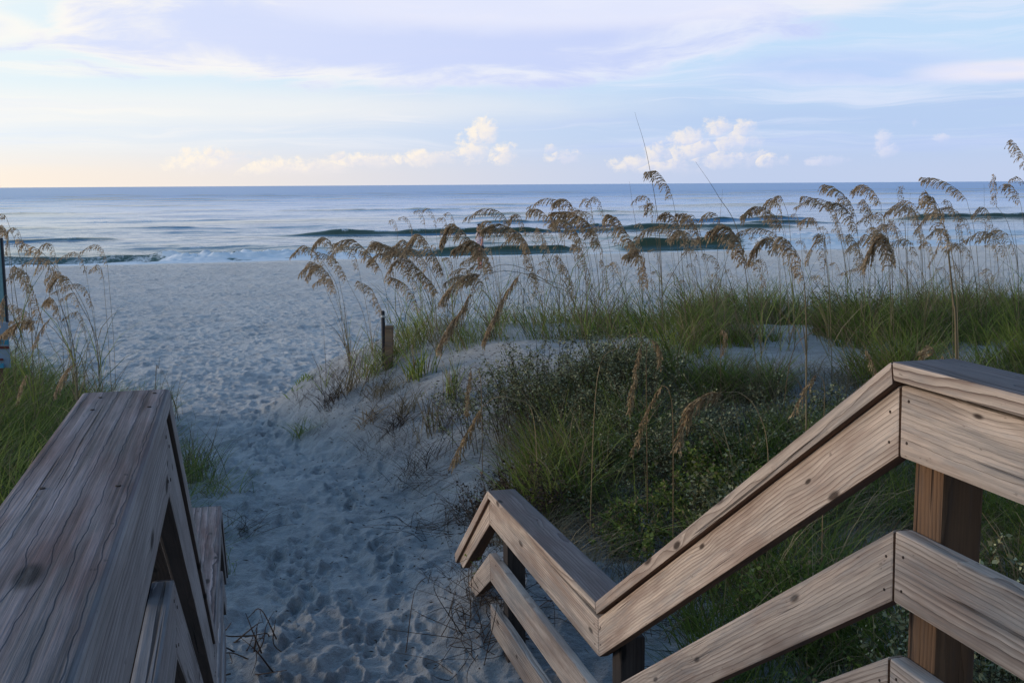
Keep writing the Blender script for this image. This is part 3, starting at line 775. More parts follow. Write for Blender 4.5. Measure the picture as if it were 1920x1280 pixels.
 ('sea oat with a long plume arching along the horizon above the rail corner', 10.8, 1842, [(1812, 374), (1790, 352), (1758, 336), (1729, 333)], [(1838, 560), (1828, 440)], dict(size=.075, dens=1.2)),
 ('sea oat with a thick reddish stem behind the rail corner, plume in shaggy tiers', 6.2, 1797, [(1778, 470), (1772, 430), (1758, 385), (1738, 362)], [(1793, 640), (1787, 560)], dict(size=.062, dens=2.0, rad=.0095)),
 ('sea oat with a plume bent down left from the tiered plume', 8.0, 1800, [(1752, 400), (1742, 402), (1730, 415), (1717, 434)], [(1794, 560), (1775, 440)], dict(size=.05, dens=1.3)),
 ('small nodding sea oat right of the tiered plume', 11.4, 1810, [(1790, 402), (1786, 388), (1780, 378), (1772, 374)], [(1806, 540), (1798, 440)], dict(size=.05)),
 ('sea oat with a thin plume pointing down left under the tiered one', 9.0, 1786, [(1764, 448), (1758, 465), (1750, 482), (1741, 500)], [(1786, 580), (1778, 480)], dict(size=.03)),
 ('sea oat with a feathery upright plume crossing the horizon at far right', 11.2, 1912, [(1868, 386), (1866, 365), (1865, 345), (1864, 328)], [(1908, 500), (1890, 420)], dict(size=.055)),
 ('sea oat with a brown drooping plume below the horizon at the picture edge', 10.8, 1926, [(1914, 384), (1908, 366), (1898, 350), (1888, 346)], [(1928, 560), (1922, 440)], dict(size=.075, dens=1.2)),
 ('sea oat with a plume against the sky above the horizon, rightmost and highest', 10.3, 1944, [(1926, 318), (1918, 292), (1908, 275), (1898, 264)], [(1944, 520), (1936, 400)], dict(size=.075)),
 ('sea oat with a short tufted plume on the horizon under the highest one', 10.6, 1936, [(1922, 345), (1914, 336), (1906, 332), (1894, 336)], [(1938, 540), (1930, 420)], dict(size=.05)),
 ('small sea oat with a hanging plume right of the thick reddish stem', 11.5, 1806, [(1805, 458), (1804, 442), (1802, 430), (1798, 420)], [(1806, 540)], dict(size=.045)),
 ('small sea oat with a hanging plume left of the thick reddish stem', 11.5, 1728, [(1726, 465), (1726, 450), (1724, 436), (1721, 428)], [(1728, 540)], dict(size=.04)),
 # left of the path
 ('sea oat at the left picture edge nodding above the far swell', 9.6, 62, [(12, 408), (6, 402), (-3, 404), (-14, 418)], [(60, 640), (42, 500)], dict(size=.06)),
 ('sea oat with a dangling tassel over the turquoise sign panel', 9.2, 30, [(14, 440), (8, 428), (2, 424), (-6, 440)], [(28, 640), (20, 520)], dict(size=.075, dens=1.3)),
 ('sea oat with a single reddish tassel hanging right of the turquoise panel', 9.3, 44, [(14, 436), (13, 448), (13, 462), (12, 476)], [(40, 640), (22, 500), (15, 440)], dict(size=.035)),
 ('sea oat with a small hooked plume against the left breaker', 9.6, 196, [(84, 478), (68, 466), (52, 459), (37, 450)], [(186, 660), (150, 570), (112, 512)], dict(size=.075, dens=.9)),
 ('sea oat with a long loose plume draped down the beach at left', 9.5, 132, [(80, 608), (66, 560), (50, 515), (27, 498)], [(118, 690), (98, 650)], dict(size=.075, dens=1.2)),
 ('sea oat nodding on a thin hooked stem by the left breaker', 9.6, 150, [(90, 490), (82, 488), (76, 494), (69, 508)], [(140, 660), (110, 560)], dict(size=.055)),
 ('sea oat with a thick golden plume hanging over the dark strip of sand at left', 9.4, 186, [(134, 530), (124, 520), (108, 518), (93, 538)], [(184, 680), (168, 600), (150, 558)], dict(size=.085, dens=1.5)),
 ('sea oat with a brown hanging plume beside the thick golden one', 9.5, 160, [(112, 596), (104, 568), (94, 558), (84, 566)], [(156, 690), (138, 650)], dict(size=.075, dens=1.3)),
 ('sea oat with a short hanging plume between the hooked and golden ones at left', 9.7, 140, [(92, 498), (90, 508), (86, 518), (84, 530)], [(134, 650), (110, 560)], dict(size=.035)),
 ('sea oat with a dark fringe-like plume reaching left over the sign', 8.6, 150, [(68, 602), (50, 600), (25, 611), (-2, 632)], [(140, 690), (112, 632), (90, 608)], dict(size=.085, dens=1.5)),
 ('sea oat with a dark tight plume slanting below the fringe-like one', 8.6, 146, [(96, 596), (84, 608), (74, 625), (63, 648)], [(140, 690), (120, 640), (108, 602)], dict(size=.045, dens=1.4)),
 ('sea oat with a dark plume low above the left handrail end', 8.2, 176, [(146, 680), (130, 690), (118, 708), (104, 740)], [(168, 740), (158, 690)], dict(size=.06, dens=1.4)),
 ('sea oat with a low dark plume by the brown sign post', 8.3, 70, [(50, 702), (44, 715), (38, 732), (33, 755)], [(64, 740), (56, 712)], dict(size=.05, dens=1.4)),
 ('sea oat with a brown tassel beside the foot of the turquoise panel', 8.8, 60, [(8, 556), (6, 566), (4, 580), (0, 596)], [(54, 690), (30, 600), (14, 556)], dict(size=.07, dens=1.5)),
]
DRY = [
 ('dry straw sea oat hanging straight down in front of the dune shrubs, long and twisted', 7.0, 1105, [(1203, 645), (1196, 680), (1188, 725), (1180, 775)], [(1120, 710), (1160, 650), (1190, 626)], dict(size=.05, dens=2.0)),
 ('dry sea oat with a small orange tuft right of the twisted straw one', 7.0, 1215, [(1222, 636), (1232, 645), (1238, 658), (1236, 682)], [(1212, 690), (1214, 650)], dict(size=.05, dens=1.6)),
 ('dry sea oat with a broad straw plume fanning left before the dark shrubs', 6.4, 1440, [(1362, 735), (1330, 738), (1295, 765), (1270, 838)], [(1440, 850), (1420, 770), (1390, 738)], dict(size=.085, dens=1.6)),
 ('dry sea oat with a faded plume bending down left of the broad straw fan', 6.6, 1262, [(1242, 722), (1225, 750), (1205, 795), (1186, 852)], [(1262, 800), (1255, 735)], dict(size=.05, dens=1.5)),
 ('dry sea oat drooping to the bare dune sand, pale and fuzzy', 7.6, 1010, [(905, 762), (890, 790), (868, 830), (847, 872)], [(1000, 780), (960, 748), (930, 745)], dict(size=.07, dens=1.6)),
 ('dry sea oat hanging straight above the bare dune sand, narrow and straw brown', 8.6, 905, [(883, 690), (881, 715), (878, 745), (877, 778)], [(902, 720), (893, 690)], dict(size=.045, dens=1.6)),
 ('dry sea oat with a bowed yellow stem arching above the bare sand patch', 8.6, 1462, [(1622, 652), (1630, 665), (1636, 680), (1645, 700)], [(1485, 665), (1525, 622), (1562, 609), (1600, 622)], dict(size=.05, dens=1.6, rad=.0032)),
 ('dry sea oat with a tiny tassel left of the bowed yellow stem', 9.0, 1352, [(1352, 618), (1360, 622), (1360, 635), (1354, 662)], [(1351, 650)], dict(size=.045, dens=1.5)),
 ('dry sea oat with a pale tattered plume left of the sloping tan rail', 6.0, 1540, [(1532, 700), (1520, 715), (1505, 740), (1490, 772)], [(1545, 800), (1545, 720)], dict(size=.05, dens=1.3)),
 ('dry sea oat tassel hanging beside the brown corner post', 2.45, 1790, [(1757, 1190), (1752, 1210), (1745, 1245), (1733, 1290)], [(1775, 1240), (1768, 1190)], dict(size=.014, dens=3.5, rad=.0018)),
 ('dry sea oat tuft showing just over the rail corner cap', 5.2, 1762, [(1754, 664), (1748, 652), (1740, 650), (1733, 668)], [(1770, 720), (1762, 680)], dict(size=.05, dens=1.6)),
]
for i, (lb, dep, bx, head, via, kw) in enumerate(OATS): add_oat(lb, dep, bx, head, via, seed=i, **kw)
for i, (lb, dep, bx, head, via, kw) in enumerate(DRY): add_oat(lb, dep, bx, head, via, seed=300+i, dead=True, leaves=0, group='dry drooping sea oats', **kw)

# many slender look-alike stems with small seed heads between them
rs = np.random.default_rng(77)
for i in range(40):
    px = rs.uniform(930, 1905); dep = rs.uniform(10.6, 12.2); py = rs.uniform(400, 500); l = rs.uniform(40, 85); dr = rs.uniform(.4, 1.2)
    add_oat('middling sea oat with a loose tan plume in the crowd on the dune crest', dep, px+rs.uniform(0, 26), [(px, py), (px-l*.25*dr, py-l*.5), (px-l*.6*dr, py-l*.62), (px-l*dr, py-l*.4)], [], size=rs.uniform(.05, .075), dens=rs.uniform(.7, 1.1), rad=.0026, leaves=3, seed=700+i, group='middling sea oats in the crowd')
for i in range(14):
    px = rs.uniform(590, 930); dep = rs.uniform(11.2, 12.0); py = rs.uniform(490, 570); l = rs.uniform(45, 85); dr = rs.uniform(.5, 1.1)
    add_oat('middling sea oat with a loose tan plume in the crowd near the stakes', dep, max(px+rs.uniform(10, 34), 660), [(px, py), (px-l*.2*dr, py-l*.45), (px-l*.55*dr, py-l*.6), (px-l*dr, py-l*.35)], [], size=rs.uniform(.06, .085), dens=rs.uniform(.9, 1.3), rad=.0028, leaves=4, seed=760+i, group='middling sea oats near the stakes')
for i in range(16):
    px = rs.uniform(20, 210); dep = rs.uniform(8.6, 11); py = rs.uniform(470, 640); l = rs.uniform(40, 80); dr = rs.uniform(.5, 1.1)
    add_oat('sea oat with a loose tan plume in the crowd on the left dune', dep, px+rs.uniform(10, 50), [(px, py), (px-l*.2*dr, py-l*.5), (px-l*.5*dr, py-l*.62), (px-l*dr, py-l*.4)], [], size=rs.uniform(.04, .065), dens=rs.uniform(.7, 1.1), rad=.0026, leaves=4, seed=800+i, group='sea oats in the left crowd')
for i in range(90):
    px = rs.uniform(960, 1910) if i % 5 else rs.uniform(740, 960)
    dep = rs.uniform(11.2, 13.8)
    py = rs.uniform(415, 545); lean = rs.uniform(-6, 24)
    l = rs.uniform(18, 42)
    add_oat('slender distant sea oat stalk with a sparse little plume', dep, px+lean, [(px, py), (px-3, py-l*0.5), (px-l*0.3, py-l*0.85), (px-l*0.6, py-l*0.8)], [], size=0.04, dens=0.8, rad=0.0024, leaves=3, seed=500+i, group='far thin sea oat stalks')
# bare stalks
for i, (lb, dep, bx, pts, rd) in enumerate([
    ('tall curved bare stalk rising above the horizon into the clouds', 9.8, 1242, [(1238, 460), (1215, 300), (1190, 210)], .0034),
    ('slanted bare stalk crossing the horizon right of the curved one', 9.9, 1420, [(1388, 452), (1345, 365), (1304, 303)], .0034),
    ('thin bare stalk just left of the tall curved one, ending at the horizon', 10.4, 1205, [(1195, 455), (1187, 390), (1180, 340)], .0022),
    ('thin upright bare stalk crossed by the slanted one', 10.4, 1342, [(1345, 480), (1350, 410), (1355, 355)], .0022),
    ('bare stalk standing left of the tiered plume', 10.6, 1700, [(1702, 450), (1704, 400), (1707, 362)], .002),
    ('bare stalk standing right of the tiered plume, under the horizon', 10.6, 1850, [(1848, 450), (1846, 400), (1845, 345)], .002),
    ('short bare stalk standing at the end of the left handrail', 7.0, 292, [(292, 720), (297, 690), (300, 668)], .003),
    ('leafless stalk leaning left on the dune edge nearest the path', 11.3, 604, [(600, 700), (590, 675), (581, 652)], .0035),
    ('leafless upright stalk on the dune edge nearest the path', 11.5, 611, [(611, 690), (608, 640), (606, 610)], .003)]):
    foot = ground(bx, dep); root = thing('bare_grass_stalk', tuple(foot), lb, 'grass stalk', 'bare stalks among the sea oats')
    C = crom([foot-np.array([0, 0, .03])]+[at(*p, dep) for p in pts], 7)
    g = Geo(); tube(g, C, np.concatenate([np.linspace(rd, rd*.75, len(C)//2), np.linspace(rd*.75, .0007, len(C)-len(C)//2)]), 5, .2)
    link('stalk', g.mesh('stalk', foot), [M_stem], root)
    V, Q, T, m = blades(np.repeat(C[1:2], 3, 0), rs.uniform(.2, .4, 3), rs.uniform(0, 6, 3), rs.uniform(.1, .4, 3), rs.uniform(.2, .9, 3), np.full(3, .007))
    g = Geo(); g.add(V, Q, T, .6); link('leaf_blades', g.mesh('leaf_blades', foot), [M_grass], root)


# ------------------------------------------------------------------ grass masses
def view_scatter(n, px0, px1, d0, d1, rs):
    px = rs.uniform(px0, px1, n); d = np.sqrt(rs.uniform(d0*d0, d1*d1, n))
    lat = (px-CX)/F*d
    x = d*_sy+lat*_cy; y = d*_cy-lat*_sy
    # keep horizontal depth along the ground axis
    return np.stack([x, y], 1), px, d


def grass_patch(name, label, pts, h, w, mats, seed, tint=(0, 1), curl=(.1, 1.0), lean=(.0, .35), rows=4, wind=None):
    rs = np.random.default_rng(seed); n = len(pts)
    z = terrain(pts[:, 0], pts[:, 1])-0.015
    base = np.column_stack([pts, z])
    az = rs.uniform(0, 6.283, n)
    if wind is not None: az = np.where(rs.random(n) < 0.45, wind+rs.normal(0, .6, n), az)
    V, Q, T, m = blades(base, h, az, rs.uniform(*lean, n), rs.uniform(*curl, n), w, rows)
    t = rs.uniform(tint[0], tint[1], n)
    me = np_mesh(name, V, [Q, T], {'tint': np.repeat(t, m)}, True)
    return tag(link(name, me, mats), label, 'grass', kind='stuff')


def grass_clumps(name, label, cen, nb, h, w, mats, seed, spread=.055, lean=(.05, .55), curl=(.1, 1.0), dryness=.2, tmax=.74):
    rs = np.random.default_rng(seed); n = len(cen)
    k = rs.integers(max(3, nb//2), nb*3//2, n); idx = np.repeat(np.arange(n), k); m_ = len(idx)
    a = rs.uniform(0, 6.283, m_); q = np.abs(rs.normal(0, 1, m_))
    ch = rs.uniform(*h, n)*(.75+.9*(fbm(cen[:, 0]/.9, cen[:, 1]/.9, 2, seed)+.2)); cs = rs.uniform(.6, 1.5, n); dry = rs.random(n) < dryness
    p = cen[idx]+np.column_stack([np.cos(a), np.sin(a)])*(q*spread*cs[idx])[:, None]
    base = np.column_stack([p, terrain(p[:, 0], p[:, 1])-.015])
    ln = rs.uniform(*lean, m_)*(.35+.65*np.clip(q, 0, 1.5)); az = a+rs.normal(0, .5, m_)
    az = np.where(rs.random(m_) < .25, math.pi+rs.normal(0, .7, m_), az)
    hh = np.clip(ch, .1, 2)[idx]*rs.uniform(.45, 1.15, m_)
    V, Q, T, m = blades(base, hh, az, ln, rs.uniform(*curl, m_), rs.uniform(*w, m_), 4)
    t = rs.uniform(0, tmax, n)[idx]*.6+rs.uniform(0, tmax, m_)*.4
    t = np.where(dry[idx] & (rs.random(m_) < .8) | (rs.random(m_) < .09), rs.uniform(.82, 1, m_), t)
    me = np_mesh(name, V, [Q, T], {'tint': np.repeat(t, m)}, True)
    return tag(link(name, me, mats), label, 'grass', kind='stuff')


def clumpy(pts, rs, s, thr, soft=0.25, sd=0):
    k = fbm(pts[:, 0]/s, pts[:, 1]/s, 3, 300+sd)
    return pts[rs.random(len(pts)) < sstep(thr-soft, thr+soft, k)]


rs = np.random.default_rng(101)
# right dune: thick grass behind the sand patch
p, px, d = view_scatter(80000, 1140, 2200, 8.2, 15.5, rs)
lim = np.interp(px, [1140, 1230, 1310, 1350, 1640, 1690, 1760, 2200], [10.6, 9.6, 9.8, 10.9, 10.9, 9.6, 8.2, 7.5])
dens = sstep(1130, 1330, px)*sstep(-.5, .6, d-lim+1.1*fbm(p[:, 0]*1.1, p[:, 1]*1.1, 3, 8))
keep = rs.random(len(p)) < dens; p = clumpy(p[keep], rs, 0.8, -0.02, .22, 1)
cen = p[rs.random(len(p)) < .036]; cpx = np.array([pix((c[0], c[1], -1.4)) for c in cen]); cen = cen[(cpx[:, 0] > 1290) | (rs.random(len(cen)) < .25)]; p = p[rs.random(len(p)) < .20]
hv = .75+.7*fbm(p[:, 0]/.7, p[:, 1]/.7, 3, 44)
grass_patch('dune_grass', 'thick green grass along the crest of the dune behind the sand patch', p, rs.uniform(.22, .8, len(p))*hv, rs.uniform(.006, .010, len(p)), [M_grass], 1, wind=math.pi)
grass_clumps('dune_grass', 'ragged clumps of long green and straw grass along the right dune crest', cen, 26, (.28, .66), (.006, .011), [M_grass], 901, dryness=.34)
# thin grass along the rest of the crest
p, px, d = view_scatter(5200, 745, 1260, 11.0, 12.8, rs); p = clumpy(p, rs, 0.5, .05, .25, 2)
grass_patch('dune_grass', 'thin green grass under the sea oats on the dune crest near the stakes', p, rs.uniform(.15, .42, len(p)), rs.uniform(.005, .008, len(p)), [M_grass], 2, wind=math.pi)
# grass mixed through the shrubs between the railing and the crest
p, px, d = view_scatter(42000, 930, 1750, 6.9, 9.7, rs)
keep = rs.random(len(p)) < sstep(930, 1060, px)*(1-0.9*sstep(9.1, 9.5, d)*sstep(1280, 1360, px)*sstep(1700, 1640, px))*sstep(6.9, 7.5, d+.4*fbm(p[:, 0]*1.5, p[:, 1]*1.5, 2, 12)); p = clumpy(p[keep], rs, 0.7, -.02, .24, 3)
cen = p[rs.random(len(p)) < .032]; cpx = np.array([pix((c[0], c[1], -1.7)) for c in cen]); cdep = cen[:, 0]*.2553+cen[:, 1]*.9669; cen = cen[~((cdep > 8.25) & (cpx[:, 0] < 1150))]; p = p[rs.random(len(p)) < .22]
grass_patch('dune_grass', 'tangled green grass among the shrubs below the dune crest', p, rs.uniform(.2, .66, len(p))*(.8+.8*fbm(p[:, 0]/.5, p[:, 1]/.5, 2, 45)), rs.uniform(.005, .010, len(p)), [M_grass], 3)
grass_clumps('dune_grass', 'tall messy grass clumps growing through the shrubs behind the lower rail', cen, 28, (.32, .66), (.006, .012), [M_grass], 903, dryness=.26)
# grass behind the railing on the right, its shade put into darker tints
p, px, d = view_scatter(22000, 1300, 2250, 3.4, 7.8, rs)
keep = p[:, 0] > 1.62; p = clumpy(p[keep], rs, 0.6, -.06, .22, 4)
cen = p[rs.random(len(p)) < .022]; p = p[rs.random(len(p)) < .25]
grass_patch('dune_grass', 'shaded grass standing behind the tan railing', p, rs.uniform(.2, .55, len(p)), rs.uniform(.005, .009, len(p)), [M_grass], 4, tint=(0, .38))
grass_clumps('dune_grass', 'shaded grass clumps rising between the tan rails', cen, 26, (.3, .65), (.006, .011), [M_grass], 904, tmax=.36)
# left dune
p, px, d = view_scatter(50000, -330, 330, 6.2, 12.2, rs)
keep = (p[:, 0] < -0.36-0.075*np.maximum(p[:, 1]-7, 0)+0.2*fbm(p[:, 0]*2, p[:, 1]*2, 2, 6)); p = clumpy(p[keep], rs, 0.6, -.1, .3, 5)
cen = p[rs.random(len(p)) < .022]; p = p[rs.random(len(p)) < .30]
grass_patch('dune_grass', 'dark green grass on the left dune beyond the grey handrail', p, rs.uniform(.2, .62, len(p)), rs.uniform(.005, .010, len(p)), [M_grass], 5, wind=0.2)
grass_clumps('dune_grass', 'tall green clumps on the left dune by the sign', cen, 28, (.35, .75), (.006, .011), [M_grass], 905, dryness=.12)
# dry thatch under everything
p1, _, _ = view_scatter(30000, 930, 2000, 4.2, 9.6, rs); p2, _, _ = view_scatter(2500, -300, 300, 6.4, 11, rs)
p2 = p2[p2[:, 0] < -0.5]; p1 = p1[p1[:, 0] > 1.62]; p = clumpy(np.concatenate([p1, p2]), rs, 0.9, .0, .3, 6)
grass_patch('dry_grass', 'dry brown thatch between the green grass', p, rs.uniform(.1, .4, len(p)), rs.uniform(.003, .006, len(p)), [M_stem], 6, curl=(.3, 1.6), lean=(0, .8))


p = np.column_stack([rs.uniform(.7, 3.4, 9000), rs.uniform(5.6, 12.5, 9000)])
h_ = terrain(p[:, 0], p[:, 1])-base_z(p[:, 1]); p = p[(h_ > .06) & (h_ < .72) & (p[:, 0]*.2553+p[:, 1]*.9669 > 6)]
p = clumpy(p, rs, 0.45, .16, .12, 8)
grass_patch('dry_grass', 'dry wisps and dead runners on the sandy dune bank beside the path', p, rs.uniform(.06, .34, len(p)), rs.uniform(.002, .005, len(p)), [M_twig], 8, curl=(.2, 1.7), lean=(.1, 1.1))


# ------------------------------------------------------------------ single tufts
def tuft(label, px, py, n, h, mat, spread=.05, curl=(.2, 1.1), lean=(.05, .6), w=.007, seed=0, dep=None, group='grass tufts on the sand'):
    rs = np.random.default_rng(2000+seed); n = int(n*1.9); w = w*1.15; h = h*1.1; spread = spread*1.2
    foot = hit(px, py) if dep is None else ground(px, dep, py)
    foot[2] = terrain(foot[0], foot[1])
    b = foot+np.column_stack([rs.normal(0, spread, n), rs.normal(0, spread, n), np.zeros(n)])
    b[:, 2] = terrain(b[:, 0], b[:, 1])-.012
    V, Q, T, m = blades(b, rs.uniform(.45, 1.1, n)*h, rs.uniform(0, 6.28, n), rs.uniform(*lean, n), rs.uniform(*curl, n), rs.uniform(.7, 1.2, n)*w, 5)
    me = np_mesh('grass_tuft', V-foot, [Q, T], {'tint': np.repeat(rs.uniform(0, 1, n), m)}, True)
    o = link('grass_tuft', me, [mat]); o.location = foot
    return tag(o, label, 'grass tuft', group)


for i, (lb, px, py, n, h, mt, kw) in enumerate([
    ('bushy green grass tuft on the dune slope just left of the stakes', 700, 702, 60, .42, M_grass, dict(spread=.09)),
    ('broad-bladed dark grass tuft on bare sand right of the stakes', 787, 707, 34, .36, M_grass, dict(w=.013, lean=(.05, .35), curl=(.1, .6))),
    ('slim upright green tuft on bare sand next to the dune shrub', 847, 748, 26, .42, M_grass, dict(w=.009, lean=(.02, .2), curl=(.05, .45), spread=.03)),
    ('dry thin tuft on the dune lip nearest the path', 654, 735, 30, .4, M_stem, dict(lean=(.05, .4))),
    ('straggly brown tuft at the dune edge left of the dry thin one', 623, 757, 34, .35, M_twig, dict(curl=(.2, 1.4))),
    ('small lone green tuft lying on the sand at the path edge', 563, 815, 26, .28, M_grass, dict(lean=(.5, 1.2), curl=(.3, 1.2), spread=.035)),
    ('brown wilted tuft on the dune slope below the bushy green one', 712, 738, 60, .22, M_stem, dict(curl=(.6, 1.6), spread=.08)),
    ('dry yellowish tuft halfway down the dune slope', 758, 775, 26, .34, M_stem, dict(lean=(.05, .4))),
    ('dead brown tuft combed over to the left on the slope', 742, 800, 46, .24, M_twig, dict(curl=(.9, 1.7), lean=(.4, 1.0), spread=.06)),
    ('sparse reed-like tuft on the slope above the deep footprint', 808, 812, 24, .46, M_stem, dict(lean=(.02, .35), curl=(0, .5))),
    ('tangled dry tuft right of the deep footprint', 785, 885, 70, .34, M_twig, dict(curl=(.4, 1.6), lean=(.1, 1.0), spread=.09, w=.004)),
    ('low brown tuft below the straggly one near the path', 610, 792, 46, .14, M_twig, dict(curl=(.4, 1.4), lean=(.2, 1.0), spread=.09, w=.004)),
    ('flattened straw tuft lying on the open slope', 690, 792, 40, .22, M_straw, dict(curl=(.7, 1.6), lean=(.6, 1.2), spread=.05)),
    ('wiry tuft by the foot of the dune beside the lower railing end', 842, 800, 30, .34, M_twig, dict(curl=(.1, .8), spread=.06, w=.004)),
    ('green tuft with pale arching blades on shaded sand behind the lower rail', 1195, 1035, 16, .42, M_grass, dict(w=.014, curl=(.6, 1.4), lean=(.1, .5), spread=.02)),
    ('yellow-green broad-leaved tuft behind the lower rail corner', 1040, 905, 14, .34, M_bright, dict(w=.026, curl=(.5, 1.3), lean=(.2, .6), spread=.03)),
    ('leafy green tuft seen under the sloping rail, left of the post', 1475, 1010, 60, .42, M_grass, dict(w=.010, spread=.1)),
    ('straw-coloured tuft seen under the sloping rail near the post', 1590, 985, 46, .4, M_stem, dict(w=.008, spread=.07)),
    ('dark grass tuft under the middle sloping rail', 1600, 1160, 70, .4, M_grass, dict(w=.009, spread=.12)),
    ('wispy tuft beside the grey handrail at the path edge', 362, 905, 90, .46, M_grass, dict(lean=(.02, .35), curl=(.1, .9), spread=.09, w=.006)),
    ('tall dry wisps standing behind the wispy tuft by the grey handrail', 352, 900, 20, .62, M_stem, dict(lean=(.02, .25), curl=(0, .4), spread=.09)),
    ('cluster of tall dark stems just behind the end of the grey handrail', 318, 790, 16, .62, M_stem, dict(lean=(.02, .3), curl=(0, .5), spread=.10, w=.008)),
    ('tuft of fine stems at the path edge next to the low grey rail', 398, 930, 60, .28, M_grass, dict(curl=(.3, 1.4), lean=(.1, .9), spread=.1, w=.005)),
    ('thin brown tuft beside the grey handrail facing the path', 380, 880, 40, .36, M_twig, dict(curl=(.1, .9), spread=.07, w=.004)),
    ('small green tuft at the base of the stakes', 733, 668, 40, .26, M_grass, dict(spread=.06, w=.008)),
    ('small green sprig on the dune toe at the far path edge', 568, 714, 24, .10, M_bright, dict(spread=.06, w=.012, curl=(.3, 1.2))),
    ]):
    tuft(lb, px, py, n, h, mt, seed=i, **kw)


# ------------------------------------------------------------------ shrubs
def shrub(label, px, dep, rad, hgt, nst, nleaf, seed, mat=None, lsz=.016, group='small-leaved dune shrubs', stretch=(1, 1)):
    rs = np.random.default_rng(3000+seed)
    foot = ground(px, dep); foot[2] = terrain(foot[0], foot[1])
    root = thing('dune_shrub', tuple(foot), label, 'shrub', group)
    g = Geo(); ends = []
    for k in range(nst):
        a = rs.uniform(0, 6.283); q = math.sqrt(rs.uniform(0, 1))*rad*.8
        b = foot+np.array([math.cos(a)*q*stretch[0], math.sin(a)*q*stretch[1], 0]); b[2] = terrain(b[0], b[1])-.02
        dirn = np.array([math.cos(a)*stretch[0], math.sin(a)*stretch[1], 0])*rs.uniform(0, .5)*rad+rs.normal(0, .05, 3)
        hh = hgt*rs.uniform(.55, 1.1)*(1-.35*(q/rad)**2)
        C = crom([b, b+dirn*.4+np.array([0, 0, hh*.55]), b+dirn+np.array([0, 0, hh])], 4)
        tube(g, C, np.linspace(.0035, .0012, len(C)), 3, rs.uniform(0, 1)); ends.append(C)
        for _ in range(2):
            i0 = rs.integers(3, len(C)-2); v = rs.normal(0, 1, 3); v[2] = abs(v[2])*.7+.3; v *= .11*hgt/.4/np.linalg.norm(v)
            D = crom([C[i0], C[i0]+v*.6, C[i0]+v*1.2+np.array([0, 0, .01])], 3); tube(g, D, np.linspace(.002, .001, len(D)), 3, rs.uniform(0, 1)); ends.append(D)
    link('stems', g.mesh('stems', foot), [M_twig], root)
    E = [e[len(e)//3:] for e in ends]
    nleaf = int(nleaf*1.35)
    pick = rs.integers(0, len(E), nleaf)
    P = np.array([E[i][rs.integers(0, len(E[i]))] for i in pick])+rs.normal(0, .014, (nleaf, 3))
    ax = rs.normal(0, 1, (nleaf, 3)); ax[:, 2] = ax[:, 2]*.5+.35; ax /= np.linalg.norm(ax, axis=1)[:, None]
    sd = np.cross(ax, rs.normal(0, 1, (nleaf, 3))+np.array([0, 0, .8])); sd /= np.linalg.norm(sd, axis=1)[:, None]
    L = (rs.uniform(.45, 1.6, nleaf)**1.2*lsz*.82)[:, None]; Wd = L*rs.uniform(.2, .42, (nleaf, 1)); nn = np.cross(ax, sd)*Wd*.35
    V = np.stack([P, P+ax*L*.45+sd*Wd+nn, P+ax*L, P+ax*L*.45-sd*Wd+nn], 1).reshape(-1, 3)
    Q = np.arange(nleaf*4).reshape(-1, 4)
    me = np_mesh('leaves', V-foot, [Q], {'tint': np.repeat(rs.uniform(0, 1, nleaf)**1.6, 4)}, False)
    link('leaves', me, [mat or M_leaf], root)
    return root


shrub('wide low dune shrub with dense grey-green leaves on the crest behind the lower rail', 1010, 9.2, .75, .60, 120, 11000, 1, lsz=.019, stretch=(1.2, .8))
shrub('rounded dune shrub joined to the wide one, leaning towards the hanging straw plume', 1140, 8.9, .62, .58, 90, 8500, 2, lsz=.018)
shrub('dark dune shrub filling the hollow below the hanging straw plume', 1240, 8.2, .6, .50, 90, 7500, 3, lsz=.017)
shrub('dune shrub with pale leaves left of the sloping tan rail', 1400, 8.0, .55, .46, 80, 6500, 4, lsz=.022)
shrub('dune shrub with pale leaves right behind the top of the sloping rail', 1510, 8.4, .5, .40, 70, 5500, 5, lsz=.021)
shrub('loose dune shrub whose leaves show over the middle of the sloping rail', 1385, 6.9, .32, .42, 40, 2600, 6, lsz=.026)
shrub('pale-leaved shrub above the level cap at the right picture edge', 1905, 8.2, .5, .5, 70, 5500, 7, lsz=.026)
shrub('shrub with pale leaves seen between the upper rails right of the post', 1880, 4.6, .5, .72, 80, 5200, 8, lsz=.026)
shrub('shrub low behind the middle rail right of the post', 1900, 3.9, .45, .55, 60, 3600, 9, lsz=.026)
shrub('brown half-dead shrub right behind the end of the lower rail', 965, 7.4, .36, .42, 70, 2600, 10, mat=M_twig, lsz=.02)
shrub('small bushy shrub among the crest grass near the rail corner', 1600, 12.0, .6, .42, 60, 4500, 11, lsz=.024)
shrub('green weedy shrub behind the dark stalks at the dune hollow', 1330, 7.5, .5, .35, 60, 4200, 12, mat=M_grass, lsz=.03)
shrub('bushy shrub in the hollow behind the lower rail', 1120, 7.9, .55, .34, 70, 4500, 13, lsz=.018)


